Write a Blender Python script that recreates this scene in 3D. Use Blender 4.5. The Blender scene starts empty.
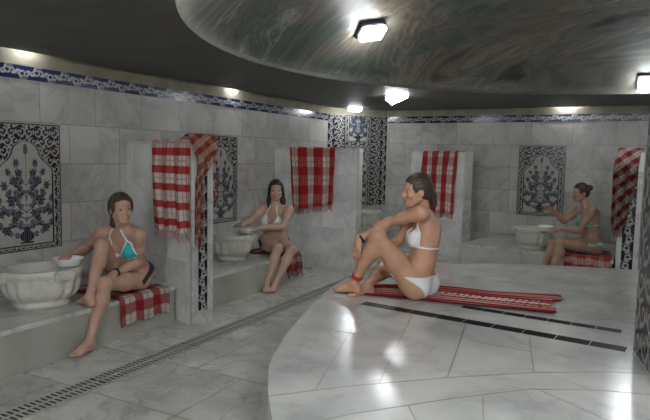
import bpy, bmesh, math, random
import numpy as np
from mathutils import Vector, Matrix

random.seed(4); rng = np.random.default_rng(7)
SC = bpy.context.scene
COL = SC.collection
PI = math.pi

# ------------------------------------------------------------------ camera, world, exposure
cam_d = bpy.data.cameras.new('camera'); cam = bpy.data.objects.new('camera', cam_d); COL.objects.link(cam)
cam_d.sensor_width = 36; cam_d.lens = 592.0/650*36; cam_d.clip_start = .05
F = Vector((-.464, .881, -.0893)).normalized(); R = Vector((.884, .467, .019)).normalized()
R = (R - F*R.dot(F)).normalized(); U = R.cross(F)
cam.matrix_world = Matrix(((R.x, U.x, -F.x, 0), (R.y, U.y, -F.y, 0), (R.z, U.z, -F.z, 1.42), (0, 0, 0, 1)))
SC.camera = cam
w = bpy.data.worlds.new('world'); SC.world = w; w.use_nodes = True
w.node_tree.nodes['Background'].inputs[0].default_value = (.5, .55, .6, 1)
w.node_tree.nodes['Background'].inputs[1].default_value = .05
SC.view_settings.view_transform = 'Standard'; SC.view_settings.look = 'None'
SC.view_settings.exposure = 0.10; SC.view_settings.gamma = 1.0
SC.view_settings.use_curve_mapping = False
LAMP_E = 62.0      # emission of the bulkhead lamps

# ------------------------------------------------------------------ helpers
def tag(o, label=None, cat=None, group=None, kind=None):
    if label: o['label'] = label
    if cat: o['category'] = cat
    if group: o['group'] = group
    if kind: o['kind'] = kind
    return o
def empty(name, loc=(0, 0, 0), rz=0, **k):
    o = bpy.data.objects.new(name, None); COL.objects.link(o); o.location = loc; o.rotation_euler = (0, 0, rz)
    o.empty_display_size = .1
    return tag(o, **k)
def link(name, me, mat, parent=None, smooth=False):
    o = bpy.data.objects.new(name, me); COL.objects.link(o)
    if mat is not None:
        for m in (mat if isinstance(mat, (list, tuple)) else [mat]): me.materials.append(m)
    if smooth:
        me.polygons.foreach_set('use_smooth', [True]*len(me.polygons))
    if parent: o.parent = parent
    return o
def from_bm(name, bm, mat, parent=None, smooth=False):
    me = bpy.data.meshes.new(name); bm.normal_update(); bm.to_mesh(me); bm.free()
    return link(name, me, mat, parent, smooth)
def pyd(name, v, f, mat, parent=None, smooth=True):
    me = bpy.data.meshes.new(name); me.from_pydata([tuple(map(float, p)) for p in v], [], [tuple(map(int, q)) for q in f]); me.update()
    return link(name, me, mat, parent, smooth)
def box(bm, lo, hi, bev=0):
    vs = [bm.verts.new((x, y, z)) for x in (lo[0], hi[0]) for y in (lo[1], hi[1]) for z in (lo[2], hi[2])]
    fs = [bm.faces.new([vs[i] for i in q]) for q in ((0, 1, 3, 2), (4, 6, 7, 5), (0, 4, 5, 1), (2, 3, 7, 6), (0, 2, 6, 4), (1, 5, 7, 3))]
    if bev: bmesh.ops.bevel(bm, geom=list({e for f in fs for e in f.edges}), offset=bev, segments=2, affect='EDGES')
def boxobj(name, lo, hi, mat, parent=None, bev=0):
    bm = bmesh.new(); box(bm, lo, hi, bev); return from_bm(name, bm, mat, parent)
def prism(bm, pts, z0, z1, bev=0):
    a = [bm.verts.new((p[0], p[1], z0)) for p in pts]; b = [bm.verts.new((p[0], p[1], z1)) for p in pts]
    n = len(pts); bm.faces.new(a[::-1]); top = bm.faces.new(b)
    for i in range(n): bm.faces.new((a[i], a[(i+1) % n], b[(i+1) % n], b[i]))
    if bev: bmesh.ops.bevel(bm, geom=list(top.edges), offset=bev, segments=2, affect='EDGES')

# ------------------------------------------------------------------ materials
def newmat(name):
    m = bpy.data.materials.new(name); m.use_nodes = True; nt = m.node_tree
    return m, nt, nt.nodes['Principled BSDF']
def simple(name, col, rough=.5, metal=0, emit=0, noise=0, nscale=20, bump=0, bscale=60, spec=.5, sub=0):
    m, nt, b = newmat(name); b.inputs['Roughness'].default_value = rough; b.inputs['Metallic'].default_value = metal
    b.inputs['Base Color'].default_value = (*col, 1); b.inputs['Specular IOR Level'].default_value = spec
    N = nt.nodes; L = nt.links
    if noise:
        tc = N.new('ShaderNodeTexCoord'); n = N.new('ShaderNodeTexNoise'); n.inputs['Scale'].default_value = nscale; n.inputs['Detail'].default_value = 5
        L.new(tc.outputs['Object'], n.inputs[0]); r = N.new('ShaderNodeValToRGB')
        r.color_ramp.elements[0].position = .3; r.color_ramp.elements[1].position = .7
        r.color_ramp.elements[0].color = (*[c*(1-noise) for c in col], 1); r.color_ramp.elements[1].color = (*[min(1, c*(1+noise)) for c in col], 1)
        L.new(n.outputs[0], r.inputs[0]); L.new(r.outputs[0], b.inputs['Base Color'])
    if bump:
        tc = N.new('ShaderNodeTexCoord'); n = N.new('ShaderNodeTexNoise'); n.inputs['Scale'].default_value = bscale
        L.new(tc.outputs['Object'], n.inputs[0]); bp = N.new('ShaderNodeBump'); bp.inputs['Strength'].default_value = bump; bp.inputs['Distance'].default_value = .01
        L.new(n.outputs[0], bp.inputs['Height']); L.new(bp.outputs[0], b.inputs['Normal'])
    if emit:
        b.inputs['Emission Color'].default_value = (*col, 1); b.inputs['Emission Strength'].default_value = emit
    if sub:
        b.inputs['Subsurface Weight'].default_value = sub; b.inputs['Subsurface Radius'].default_value = (.02, .008, .004)
    return m
def marble(name, base=(.61, .595, .55), vein=(.46, .455, .43), axes='YZ', bw=.55, bh=.33, mortar=.004, off=(0, 0), rough=.3, tiles=True,
           wet=0, vscale=1.1, dirt=(.36, .33, .25), dirtf=.35, rot=0, tint=.11, offset=.5, bumps=.06, rv=.12, mcol=(.27, .26, .225)):
    m, nt, b = newmat(name); N = nt.nodes; L = nt.links
    tc = N.new('ShaderNodeTexCoord'); sx = N.new('ShaderNodeSeparateXYZ'); cb = N.new('ShaderNodeCombineXYZ')
    L.new(tc.outputs['Object'], sx.inputs[0])
    L.new(sx.outputs[axes[0]], cb.inputs[0]); L.new(sx.outputs[axes[1]], cb.inputs[1])
    mp = N.new('ShaderNodeMapping'); mp.inputs['Location'].default_value = (off[0], off[1], 0); mp.inputs['Rotation'].default_value = (0, 0, rot)
    L.new(cb.outputs[0], mp.inputs[0])
    br = N.new('ShaderNodeTexBrick'); br.inputs['Scale'].default_value = 1; br.inputs['Brick Width'].default_value = bw; br.inputs['Row Height'].default_value = bh
    br.inputs['Mortar Size'].default_value = mortar if tiles else 0; br.inputs['Mortar Smooth'].default_value = .2; br.offset = offset
    br.inputs['Color1'].default_value = (0, 0, 0, 1); br.inputs['Color2'].default_value = (1, 1, 1, 1); br.inputs['Mortar'].default_value = (.5, .5, .5, 1)
    br.squash = 1.25; br.squash_frequency = 3
    L.new(mp.outputs[0], br.inputs[0])
    # every tile looks at a different stretch of the veining
    vm = N.new('ShaderNodeVectorMath'); vm.operation = 'MULTIPLY_ADD'; vm.inputs[1].default_value = (7, 5, 3)
    L.new(br.outputs['Color'], vm.inputs[0]); L.new(tc.outputs['Object'], vm.inputs[2])
    wv = N.new('ShaderNodeTexNoise'); wv.inputs['Scale'].default_value = vscale; wv.inputs['Detail'].default_value = 9; wv.inputs['Distortion'].default_value = 1.6
    wv.inputs['Roughness'].default_value = .6
    L.new(vm.outputs[0] if tiles else tc.outputs['Object'], wv.inputs[0])
    # veins: thin ridges around the mid level of the noise
    ab = N.new('ShaderNodeMath'); ab.operation = 'SUBTRACT'; ab.inputs[1].default_value = .5; L.new(wv.outputs[0], ab.inputs[0])
    a2 = N.new('ShaderNodeMath'); a2.operation = 'ABSOLUTE'; L.new(ab.outputs[0], a2.inputs[0])
    rp = N.new('ShaderNodeValToRGB'); e = rp.color_ramp.elements; e[0].position = 0; e[0].color = (*vein, 1)
    e[1].position = .09; e[1].color = (*base, 1); e.new(.025).color = (*[(p*.75+q*.25) for p, q in zip(base, vein)], 1)
    L.new(a2.outputs[0], rp.inputs[0])
    n2 = N.new('ShaderNodeTexNoise'); n2.inputs['Scale'].default_value = 2.3; n2.inputs['Detail'].default_value = 6
    L.new(vm.outputs[0] if tiles else tc.outputs['Object'], n2.inputs[0])
    r2 = N.new('ShaderNodeValToRGB'); r2.color_ramp.elements[0].position = .33; r2.color_ramp.elements[0].color = (.74, .75, .76, 1)
    r2.color_ramp.elements[1].position = .62; r2.color_ramp.elements[1].color = (1, 1, 1, 1); L.new(n2.outputs[0], r2.inputs[0])
    mx = N.new('ShaderNodeMixRGB'); mx.blend_type = 'MULTIPLY'; mx.inputs[0].default_value = 1; L.new(rp.outputs[0], mx.inputs[1]); L.new(r2.outputs[0], mx.inputs[2])
    # tile to tile tint
    tr = N.new('ShaderNodeValToRGB'); tr.color_ramp.elements[0].color = (1-tint, 1-tint, 1-tint*1.1, 1); tr.color_ramp.elements[1].color = (1, 1, 1, 1)
    L.new(br.outputs['Color'], tr.inputs[0]); m2 = N.new('ShaderNodeMixRGB'); m2.blend_type = 'MULTIPLY'; m2.inputs[0].default_value = 1
    L.new(mx.outputs[0], m2.inputs[1]); L.new(tr.outputs[0], m2.inputs[2])
    # stains
    n3 = N.new('ShaderNodeTexNoise'); n3.inputs['Scale'].default_value = 3.1; n3.inputs['Detail'].default_value = 8; n3.inputs['Roughness'].default_value = .7
    L.new(tc.outputs['Object'], n3.inputs[0]); r3 = N.new('ShaderNodeValToRGB'); r3.color_ramp.elements[0].position = .52; r3.color_ramp.elements[1].position = .72
    r3.color_ramp.elements[1].color = (dirtf, dirtf, dirtf, 1); L.new(n3.outputs[0], r3.inputs[0])
    m3 = N.new('ShaderNodeMixRGB'); L.new(r3.outputs[0], m3.inputs[0]); L.new(m2.outputs[0], m3.inputs[1]); m3.inputs[2].default_value = (*dirt, 1)
    m4 = N.new('ShaderNodeMixRGB'); L.new(br.outputs['Fac'], m4.inputs[0]); L.new(m3.outputs[0], m4.inputs[1]); m4.inputs[2].default_value = (*mcol, 1)
    L.new((m4 if tiles else m3).outputs[0], b.inputs['Base Color'])
    rr = N.new('ShaderNodeMapRange'); rr.inputs[1].default_value = .35; rr.inputs[2].default_value = .7
    rr.inputs[3].default_value = rough; rr.inputs[4].default_value = rough+rv
    L.new(n3.outputs[0], rr.inputs[0]); L.new(rr.outputs[0], b.inputs['Roughness'])
    nb = N.new('ShaderNodeTexNoise'); nb.inputs['Scale'].default_value = 9 if wet else 40; L.new(tc.outputs['Object'], nb.inputs[0])
    bp = N.new('ShaderNodeBump'); bp.inputs['Strength'].default_value = bumps; bp.inputs['Distance'].default_value = .02
    L.new(nb.outputs[0], bp.inputs['Height']); L.new(bp.outputs[0], b.inputs['Normal'])
    return m
M = {}
M['wall_l'] = marble('marble_wall_long', axes='YZ', off=(.12, .0))
M['wall_b'] = marble('marble_wall_back', axes='XZ', off=(.3, .0))
M['part'] = marble('marble_partition', base=(.84, .835, .81), vein=(.70, .70, .68), axes='XZ', bw=.62, bh=.34, off=(.2, .16), mortar=.0025, mcol=(.52, .51, .48), tint=.06)
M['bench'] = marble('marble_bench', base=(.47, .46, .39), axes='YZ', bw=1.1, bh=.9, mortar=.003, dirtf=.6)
M['benchx'] = marble('marble_bench_back', base=(.56, .56, .52), axes='XZ', bw=1.3, bh=.9, mortar=.003, dirtf=.3)
M['floor'] = marble('marble_floor', base=(.65, .645, .60), axes='XY', bw=.75, bh=.62, mortar=.006, wet=1, rough=.24, off=(.28, .1), rot=0, dirtf=.5, offset=.5)
M['slab'] = marble('marble_platform', base=(.65, .645, .61), vein=(.56, .555, .53), axes='XY', bw=50, bh=50, wet=1, rough=.19, tiles=False, dirtf=.10, vscale=.9, bumps=.05, rv=.015)
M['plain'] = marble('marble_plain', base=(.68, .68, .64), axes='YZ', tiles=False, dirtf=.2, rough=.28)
M['basin'] = marble('marble_basin', base=(.72, .70, .62), vein=(.63, .61, .54), tiles=False, dirt=(.42, .38, .27), dirtf=.45, rough=.3, vscale=3)
M['plaster'] = simple('beige_plaster', (.30, .27, .20), .8, noise=.2, nscale=6, bump=.3)
M['grout'] = simple('grout', (.30, .295, .26), .6, noise=.2)
M['ring'] = simple('grey_painted_ring', (.09, .088, .078), .55, noise=.22, nscale=3.5, bump=.2, bscale=15)
M['granite'] = simple('black_granite', (.008, .009, .010), .45, noise=.4, nscale=60, spec=.08)
M['joint'] = simple('platform_joint', (.25, .24, .20), .4, noise=.3, nscale=8)
M['grate'] = simple('marble_grate', (.42, .42, .37), .35, noise=.15, nscale=12)
M['dark'] = simple('channel_dark', (.025, .023, .018), .5, noise=.3)
M['housing'] = simple('dark_blue_housing', (.03, .035, .07), .35, noise=.1)
M['diffuser'] = simple('lamp_diffuser', (.93, .97, 1.0), .4, emit=LAMP_E)
M['bowl'] = simple('white_enamel', (.78, .79, .78), .25, noise=.04, nscale=10)
M['black'] = simple('black_band', (.012, .012, .014), .35)
M['redband'] = simple('red_coil', (.55, .03, .03), .4)

def dome_mat():
    m, nt, b = newmat('painted_dome'); N = nt.nodes; L = nt.links
    tc = N.new('ShaderNodeTexCoord'); mp = N.new('ShaderNodeMapping'); mp.inputs['Scale'].default_value = (.45, 1.5, 1.2); mp.inputs['Rotation'].default_value = (0, .15, -.35)
    L.new(tc.outputs['Object'], mp.inputs[0])
    n = N.new('ShaderNodeTexNoise'); n.inputs['Scale'].default_value = .8; n.inputs['Detail'].default_value = 8; n.inputs['Distortion'].default_value = 1.7; n.inputs['Roughness'].default_value = .58
    L.new(mp.outputs[0], n.inputs[0])
    r = N.new('ShaderNodeValToRGB'); e = r.color_ramp.elements
    e[0].position = .25; e[0].color = (.03, .032, .03, 1); e[1].position = .80; e[1].color = (.36, .34, .30, 1)
    for p, c in ((.36, (.08, .08, .075)), (.44, (.20, .19, .17)), (.475, (.13, .125, .115)), (.52, (.25, .235, .205)), (.555, (.15, .145, .13)), (.60, (.23, .22, .195)), (.628, (.44, .42, .38)), (.65, (.17, .16, .15))):
        e.new(p).color = (*c, 1)
    L.new(n.outputs[0], r.inputs[0])
    n2 = N.new('ShaderNodeTexNoise'); n2.inputs['Scale'].default_value = .9; n2.inputs['Detail'].default_value = 4; n2.inputs['Distortion'].default_value = 1; L.new(tc.outputs['Object'], n2.inputs[0])
    r2 = N.new('ShaderNodeValToRGB'); e = r2.color_ramp.elements; e[0].position = .36; e[0].color = (.48, .66, .57, 1); e[1].position = .56; e[1].color = (.90, .78, .62, 1)
    e.new(.47).color = (.80, .79, .76, 1)
    L.new(n2.outputs[0], r2.inputs[0])
    mx = N.new('ShaderNodeMixRGB'); mx.blend_type = 'MULTIPLY'; mx.inputs[0].default_value = .85; L.new(r.outputs[0], mx.inputs[1]); L.new(r2.outputs[0], mx.inputs[2])
    L.new(mx.outputs[0], b.inputs['Base Color']); b.inputs['Roughness'].default_value = .5
    bp = N.new('ShaderNodeBump'); bp.inputs['Strength'].default_value = .35; bp.inputs['Distance'].default_value = .03
    L.new(n.outputs[0], bp.inputs['Height']); L.new(bp.outputs[0], b.inputs['Normal'])
    return m
M['dome'] = dome_mat()
def vcol_mat(name, rough=.25, bump=0, spec=.5):
    m, nt, b = newmat(name); a = nt.nodes.new('ShaderNodeVertexColor'); a.layer_name = 'paint'
    nt.links.new(a.outputs['Color'], b.inputs['Base Color']); b.inputs['Roughness'].default_value = rough; b.inputs['Specular IOR Level'].default_value = spec
    if bump:
        tc = nt.nodes.new('ShaderNodeTexCoord'); n = nt.nodes.new('ShaderNodeTexNoise'); n.inputs['Scale'].default_value = 250
        nt.links.new(tc.outputs['Object'], n.inputs[0]); bp = nt.nodes.new('ShaderNodeBump'); bp.inputs['Strength'].default_value = bump; bp.inputs['Distance'].default_value = .004
        nt.links.new(n.outputs[0], bp.inputs['Height']); nt.links.new(bp.outputs[0], b.inputs['Normal'])
    return m
M['glaze'] = vcol_mat('painted_glazed_tile', .22)
M['cloth'] = vcol_mat('woven_cotton', .9, .5, .15)

# ------------------------------------------------------------------ the setting
XL, YB, XR, YF, ZR, ZT = -4.284, 9.017, 4.9, -1.2, 2.17, 2.55
C1, C2 = (XL, 8.175), (-3.646, YB)                    # ends of the chamfered corner
def struct(o): o['kind'] = 'structure'; return o
struct(boxobj('floor', (XL-.2, YF-.2, -.1), (XR+.2, YB+.2, 0), M['floor']))
struct(boxobj('wall_left', (XL-.2, YF-.2, 0), (XL, C1[1], ZT), M['wall_l']))
struct(boxobj('wall_back', (C2[0], YB, 0), (XR+.2, YB+.2, ZT), M['wall_b']))
struct(boxobj('wall_right', (XR, YF-.2, 0), (XR+.2, YB, ZT), M['wall_l']))
struct(boxobj('wall_front', (XL, YF-.2, 0), (XR, YF, ZT), M['wall_b']))
bm = bmesh.new(); prism(bm, [C1, C2, (C2[0], YB+.2), (XL-.2, YB+.2), (XL-.2, C1[1])], 0, ZT); struct(from_bm('wall_corner', bm, M['wall_l']))
# plaster strip above the border, inside the light cove
def strip(n, a, b, off, z0, z1, mat):
    a = Vector((*a, 0)); b = Vector((*b, 0)); d = (b-a).normalized(); nn = Vector((d.y, -d.x, 0))
    bm = bmesh.new(); prism(bm, [(a+nn*0).xy, (b+nn*0).xy, (b+nn*off).xy, (a+nn*off).xy][::-1], z0, z1); return struct(from_bm(n, bm, mat))
strip('trim_1', (XL, YF), C1, .006, 2.084, ZT-.01, M['plaster'])
strip('trim_2', C1, C2, .006, 2.084, ZT-.01, M['plaster'])
strip('trim_3', C2, (XR, YB), .006, 2.084, ZT-.01, M['plaster'])
# ceiling: flat ring with a cove gap along the walls, and the painted dome above it
DC = (.3, 4.3); DR = 3.1; DH = 1.25
def ceiling():
    g = .15
    outer = [(XL+g, YF+g), (XR-g, YF+g), (XR-g, YB-g), (C2[0]+.05, YB-g), (XL+g, C1[1]-.05)]
    n = 160; bm = bmesh.new(); rin = []; rout = []; rtop = []
    def hit(a):
        dx, dy = math.cos(a), math.sin(a); best = 1e9
        for i in range(len(outer)):
            x1, y1 = outer[i]; x2, y2 = outer[(i+1) % len(outer)]; ex, ey = x2-x1, y2-y1
            den = dx*ey-dy*ex
            if abs(den) < 1e-9: continue
            t = ((x1-DC[0])*ey-(y1-DC[1])*ex)/den; s = ((x1-DC[0])*dy-(y1-DC[1])*dx)/den
            if t > 0 and -1e-6 <= s <= 1+1e-6: best = min(best, t)
        return best
    angs = sorted([2*PI*i/n for i in range(n)]+[math.atan2(y-DC[1], x-DC[0]) % (2*PI) for x, y in outer])
    for a in angs:
        t = hit(a); c, s = math.cos(a), math.sin(a)
        rin.append(bm.verts.new((DC[0]+DR*c, DC[1]+DR*s, ZR))); rout.append(bm.verts.new((DC[0]+t*c, DC[1]+t*s, ZR)))
        rtop.append(bm.verts.new((DC[0]+t*c, DC[1]+t*s, ZT-.02)))
    k = len(angs)
    lip = [bm.verts.new((v.co.x, v.co.y, ZR+.035)) for v in rin]
    for i in range(k):
        j = (i+1) % k
        bm.faces.new((rin[i], rout[i], rout[j], rin[j])); bm.faces.new((rout[i], rtop[i], rtop[j], rout[j]))
        bm.faces.new((lip[i], rin[i], rin[j], lip[j]))
    # dome: spherical cap with soft hand-plastered undulation
    Rs = (DR*DR+DH*DH)/(2*DH); cz = ZR+.035+DH-Rs; prev = lip; m = 40
    for q in range(1, m+1):
        r = DR*(1-q/m)
        if q < m:
            cur = []
            for a in angs:
                z = cz+math.sqrt(Rs*Rs-r*r)+.012*math.sin(5*a+3*r)+.01*math.sin(9*a-5*r)*min(1, q/4)
                cur.append(bm.verts.new((DC[0]+r*math.cos(a), DC[1]+r*math.sin(a), z)))
            for i in range(k):
                f = bm.faces.new((prev[i], prev[(i+1) % k], cur[(i+1) % k], cur[i])); f.material_index = 1; f.smooth = True
            prev = cur
        else:
            c = bm.verts.new((DC[0], DC[1], cz+Rs))
            for i in range(k): f = bm.faces.new((prev[i], prev[(i+1) % k], c)); f.material_index = 1; f.smooth = True
    o = from_bm('ceiling', bm, [M['ring'], M['dome']]); struct(o)
    bm = bmesh.new(); box(bm, (XL-.2, YF-.2, ZT), (XR+.2, YB+.2, ZT+.1))
    for f in [f for f in bm.faces if True]: pass
    bm.free()
    # lid of the cove
    bm = bmesh.new()
    for lo, hi in (((XL-.2, YF-.2), (XL+.3, YB+.2)), ((XR-.3, YF-.2), (XR+.2, YB+.2)), ((XL+.3, YF-.2), (XR-.3, YF+.3)), ((XL+.3, YB-.9), (XR-.3, YB+.2))):
        box(bm, (*lo, ZT), (*hi, ZT+.08))
    struct(from_bm('ceiling', bm, M['plaster']))
    return Rs, cz
RS, CZ = ceiling()

# ------------------------------------------------------------------ tile painting (numpy, as colour of the glaze)
NAVY = np.array((.011, .012, .026)); WHITE = np.array((.42, .415, .375)); GREY = np.array((.11, .125, .15)); BLUE = np.array((.06, .07, .11))
def seg_d(X, Y, pts):
    d = np.full(X.shape, 9.)
    for (x1, y1), (x2, y2) in zip(pts[:-1], pts[1:]):
        ex, ey = x2-x1, y2-y1; l = ex*ex+ey*ey+1e-12; t = np.clip(((X-x1)*ex+(Y-y1)*ey)/l, 0, 1)
        d = np.minimum(d, np.hypot(X-x1-t*ex, Y-y1-t*ey))
    return d
def arabesque(X, Y, s):
    """white curls on navy: a staggered lattice of small spirals with leaf lobes"""
    row = np.floor(Y/s); xx = X/s+.5*(row % 2); cx = (xx % 1)-.5; cy = (Y/s % 1)-.5
    sg = np.where((np.floor(xx)+row) % 2 > 0, 1, -1); r = np.hypot(cx, cy); th = np.arctan2(cy, cx*sg)
    sp = (r*2.6-th/(2*PI)) % 1
    leaf = np.cos(3*th+7*r) > .35
    return (sp < .40) & (r < .52) | (leaf & (r > .40)) & (r < .60)
def rumi_band(X, Y, w, per):
    """X along, Y 0..w: wavy stem with curled leaves"""
    y = Y/w-.5; ph = 2*PI*X/per; stem = np.abs(y-.28*np.sin(ph)) < .06
    k = np.floor(X/(per/2)); cx = (X/(per/2)) % 1-.5; sg = np.where(k % 2 > 0, 1., -1.)
    px = cx*per/2/w; py = (y)*sg+.10; r = np.hypot(px, py); th = np.arctan2(py, px)
    curl = (np.abs(((r*2.6-th/(2*PI)) % 1)-.3) < .16) & (r < .44)
    lf = (np.hypot((px-.42)/.20, (py-.18)/.11) < 1) | (np.hypot((px+.42)/.20, (py-.22)/.12) < 1)
    edge = np.abs(y) > .455
    return (stem | curl | lf) & ~edge
def panel_paint(w, h):
    def fn(X, Y):                                       # X in -w/2..w/2, Y in 0..h
        c = np.empty(X.shape+(3,)); c[:] = NAVY
        A = np.abs(X); b = .055*w/.63
        ar = arabesque(X, Y, .075)
        c[ar] = WHITE*.95
        # pointed, lobed niche
        top = h*.86; sh = h*.60; hw = w/2-.085
        prof = np.where(Y < sh, hw, hw*np.clip(1-((Y-sh)/(top-sh)), 0, 1)**.62+.018*np.sin((Y-sh)*34))
        prof = np.where(Y > top, -1, prof)
        ins = (A < prof) & (Y > .05)
        rim = (A < prof+.012) & (Y > .038) & ~ins
        c[rim] = NAVY; c[(A < prof+.024) & ~ins & ~rim & (Y > .03)] = WHITE*.9
        c[ins] = WHITE
        side = (A > hw+.03) & (Y < sh)
        c[side] = np.where(rumi_band(Y[side], A[side]-(hw+.03), w/2-hw-.03, .11)[:, None], WHITE*.9, NAVY)
        def stem(pts, wd, col):
            k = ins & (seg_d(A, Y, pts) < wd); c[k] = col
        def arc(x0, y0, x1, y1, bx, by, n=10):
            return [((1-t)**2*x0+2*t*(1-t)*bx+t*t*x1, (1-t)**2*y0+2*t*(1-t)*by+t*t*y1) for t in np.linspace(0, 1, n)]
        q = h
        arcs = [arc(0, .20*q, .20*w, .40*q, .16*w, .22*q), arc(0, .24*q, .33*w, .30*q, .22*w, .36*q), arc(0, .30*q, .14*w, .56*q, .16*w, .38*q),
                arc(0, .36*q, .29*w, .52*q, .22*w, .38*q), arc(0, .52*q, .13*w, .70*q, .11*w, .55*q), arc(0, .14*q, .27*w, .17*q, .16*w, .27*q),
                arc(0, .46*q, .24*w, .63*q, .14*w, .50*q), arc(0, .26*q, .36*w, .42*q, .30*w, .27*q), arc(0, .12*q, .36*w, .23*q, .26*w, .12*q), arc(0, .40*q, .20*w, .55*q, .05*w, .52*q)]
        for p in arcs:
            stem(p, .0045, GREY)
            for t in (2, 4, 5, 6, 8):                           # leaves along every stem
                x, y = p[t]; dx, dy = p[t+1][0]-p[t-1][0], p[t+1][1]-p[t-1][1]; l = math.hypot(dx, dy); dx /= l; dy /= l
                for s in (-1, 1):
                    u = (A-x)*dx+(Y-y)*dy; v = (-(A-x)*dy+(Y-y)*dx)*s
                    k = ins & (np.hypot((u-.014)/.020, (v-.013)/.0085) < 1); c[k] = GREY if s > 0 else BLUE*.6
        stem([(0, .1*q), (0, .80*q)], .005, GREY)
        fl = [(.08*w, .62*q, .020), (.36*w, .42*q, .020), (.22*w, .47*q, .018), (.17*w, .25*q, .020), (.35*w, .20*q, .018), (.20*w, .40*q, .034), (.33*w, .30*q, .026), (.14*w, .56*q, .024), (.29*w, .52*q, .026), (.13*w, .70*q, .020), (.27*w, .17*q, .028), (.24*w, .63*q, .018), (.085*w, .44*q, .022), (.10*w, .30*q, .026)]
        for x, y, r in fl:
            rr = np.hypot(A-x, Y-y); th = np.arctan2(Y-y, A-x)
            pet = r*(1+.18*np.cos(6*th)); c[ins & (rr < pet)] = NAVY*1.3+.01; c[ins & (rr < r*.62) & (rr > r*.42)] = GREY*1.4
            c[ins & (rr < r*1.5) & (rr > r*1.28) & (np.cos(6*th) > .2)] = GREY
        bud = np.hypot(A/.020, (Y-.80*q)/.045) < 1; c[ins & bud] = GREY*.8
        # vase with foot
        v = (np.hypot(A/(.10*w), (Y-.115*q)/(.045*q)) < 1) | ((A < .045*w) & (Y > .055*q) & (Y < .19*q)) | ((A < .09*w) & (Y < .070*q) & (Y > .055*q)) | ((A < .075*w) & (np.abs(Y-.185*q) < .008))
        c[ins & v] = NAVY*1.2; c[ins & v & (np.abs(((A*60) % 1)-.5) < .14)] = GREY
        e = np.minimum(w/2-A, np.minimum(Y, h-Y)); c[e < .010] = NAVY
        c[(e > .010) & (e < .014)] = WHITE*.7
        gx = np.abs(((X+w/2) % (w/3))-0) < .0022; gy = np.abs(Y % .2) < .0022
        c[gx | gy] *= .75
        return c
    return fn
def painted(name, origin, du, dv, w, h, fn, step=.005, parent=None, th=.008, centre=True):
    """a flat tile slab with its painted face; origin is the lower centre (or corner) on the wall; front faces du x dv"""
    nu = max(2, int(w/step)); nv = max(2, int(h/step)); du = np.array(du, float); dv = np.array(dv, float); nn = np.cross(du, dv)
    u = np.linspace(-w/2, w/2, nu+1) if centre else np.linspace(0, w, nu+1); v = np.linspace(0, h, nv+1)
    UU, VV = np.meshgrid(u, v, indexing='ij'); P = np.array(origin)+UU[..., None]*du+VV[..., None]*dv+nn*th
    V = P.reshape(-1, 3); idx = np.arange(V.shape[0]).reshape(nu+1, nv+1)
    Q = np.stack([idx[:-1, :-1], idx[1:, :-1], idx[1:, 1:], idx[:-1, 1:]], -1).reshape(-1, 4)
    # rim back to the wall
    loop = np.concatenate([idx[:, 0], idx[-1, 1:], idx[-2::-1, -1], idx[0, -2:0:-1]])
    B = V[loop]-nn*th; nb = len(V); k = len(loop); S = np.stack([np.arange(k), (np.arange(k)+1) % k], -1)
    RQ = np.stack([loop[S[:, 1]], loop[S[:, 0]], nb+S[:, 0], nb+S[:, 1]], -1)
    me = bpy.data.meshes.new(name); VA = np.concatenate([V, B]); me.from_pydata(VA.tolist(), [], np.concatenate([Q, RQ]).tolist()); me.update()
    c = fn(UU.reshape(-1), VV.reshape(-1)); c = np.concatenate([c, c[loop]]); c = np.concatenate([c, np.ones((len(c), 1))], 1)
    at = me.color_attributes.new('paint', 'FLOAT_COLOR', 'POINT'); at.data.foreach_set('color', c.astype(np.float32).ravel())
    return link(name, me, M['glaze'], parent)
def band_fn(w, per, bg=None, vert=False):
    def fn(X, Y):
        if vert: X, Y = Y, X
        m = rumi_band(X, Y, w, per); return np.where(m[:, None], WHITE*.95, (NAVY if bg is None else bg))
    return fn
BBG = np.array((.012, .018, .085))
Z0, Z1 = 1.979, 2.082
o = painted('trim_4', (XL, 8.175, Z0), (0, -1, 0), (0, 0, 1), 8.175-.6, Z1-Z0, band_fn(Z1-Z0, .25, BBG), centre=False); 
# that face looks to -X; turn it by building the run the other way
bpy.data.objects.remove(o)
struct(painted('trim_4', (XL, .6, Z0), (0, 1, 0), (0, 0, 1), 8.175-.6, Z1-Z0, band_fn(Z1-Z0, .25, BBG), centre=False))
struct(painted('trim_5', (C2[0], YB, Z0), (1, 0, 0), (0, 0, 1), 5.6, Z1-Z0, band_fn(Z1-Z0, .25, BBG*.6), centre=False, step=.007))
tag(painted('tile_panel', (XL, 3.356-.32, .63), (0, 1, 0), (0, 0, 1), .64, 1.007, panel_paint(.64, 1.007)), 'blue and white vase and flower tile panel above the large basin at far left', 'tile panel', 'flower vase tile panels')
tag(painted('tile_panel', (XL, 5.831-.32, .63), (0, 1, 0), (0, 0, 1), .64, 1.007, panel_paint(.64, 1.007)), 'blue and white vase and flower tile panel between the first and second partitions', 'tile panel', 'flower vase tile panels')
tag(painted('tile_panel', (-1.235, YB, .63), (1, 0, 0), (0, 0, 1), .64, 1.007, panel_paint(.64, 1.007)), 'blue and white vase and flower tile panel on back wall behind the woman in green', 'tile panel', 'flower vase tile panels')
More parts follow.
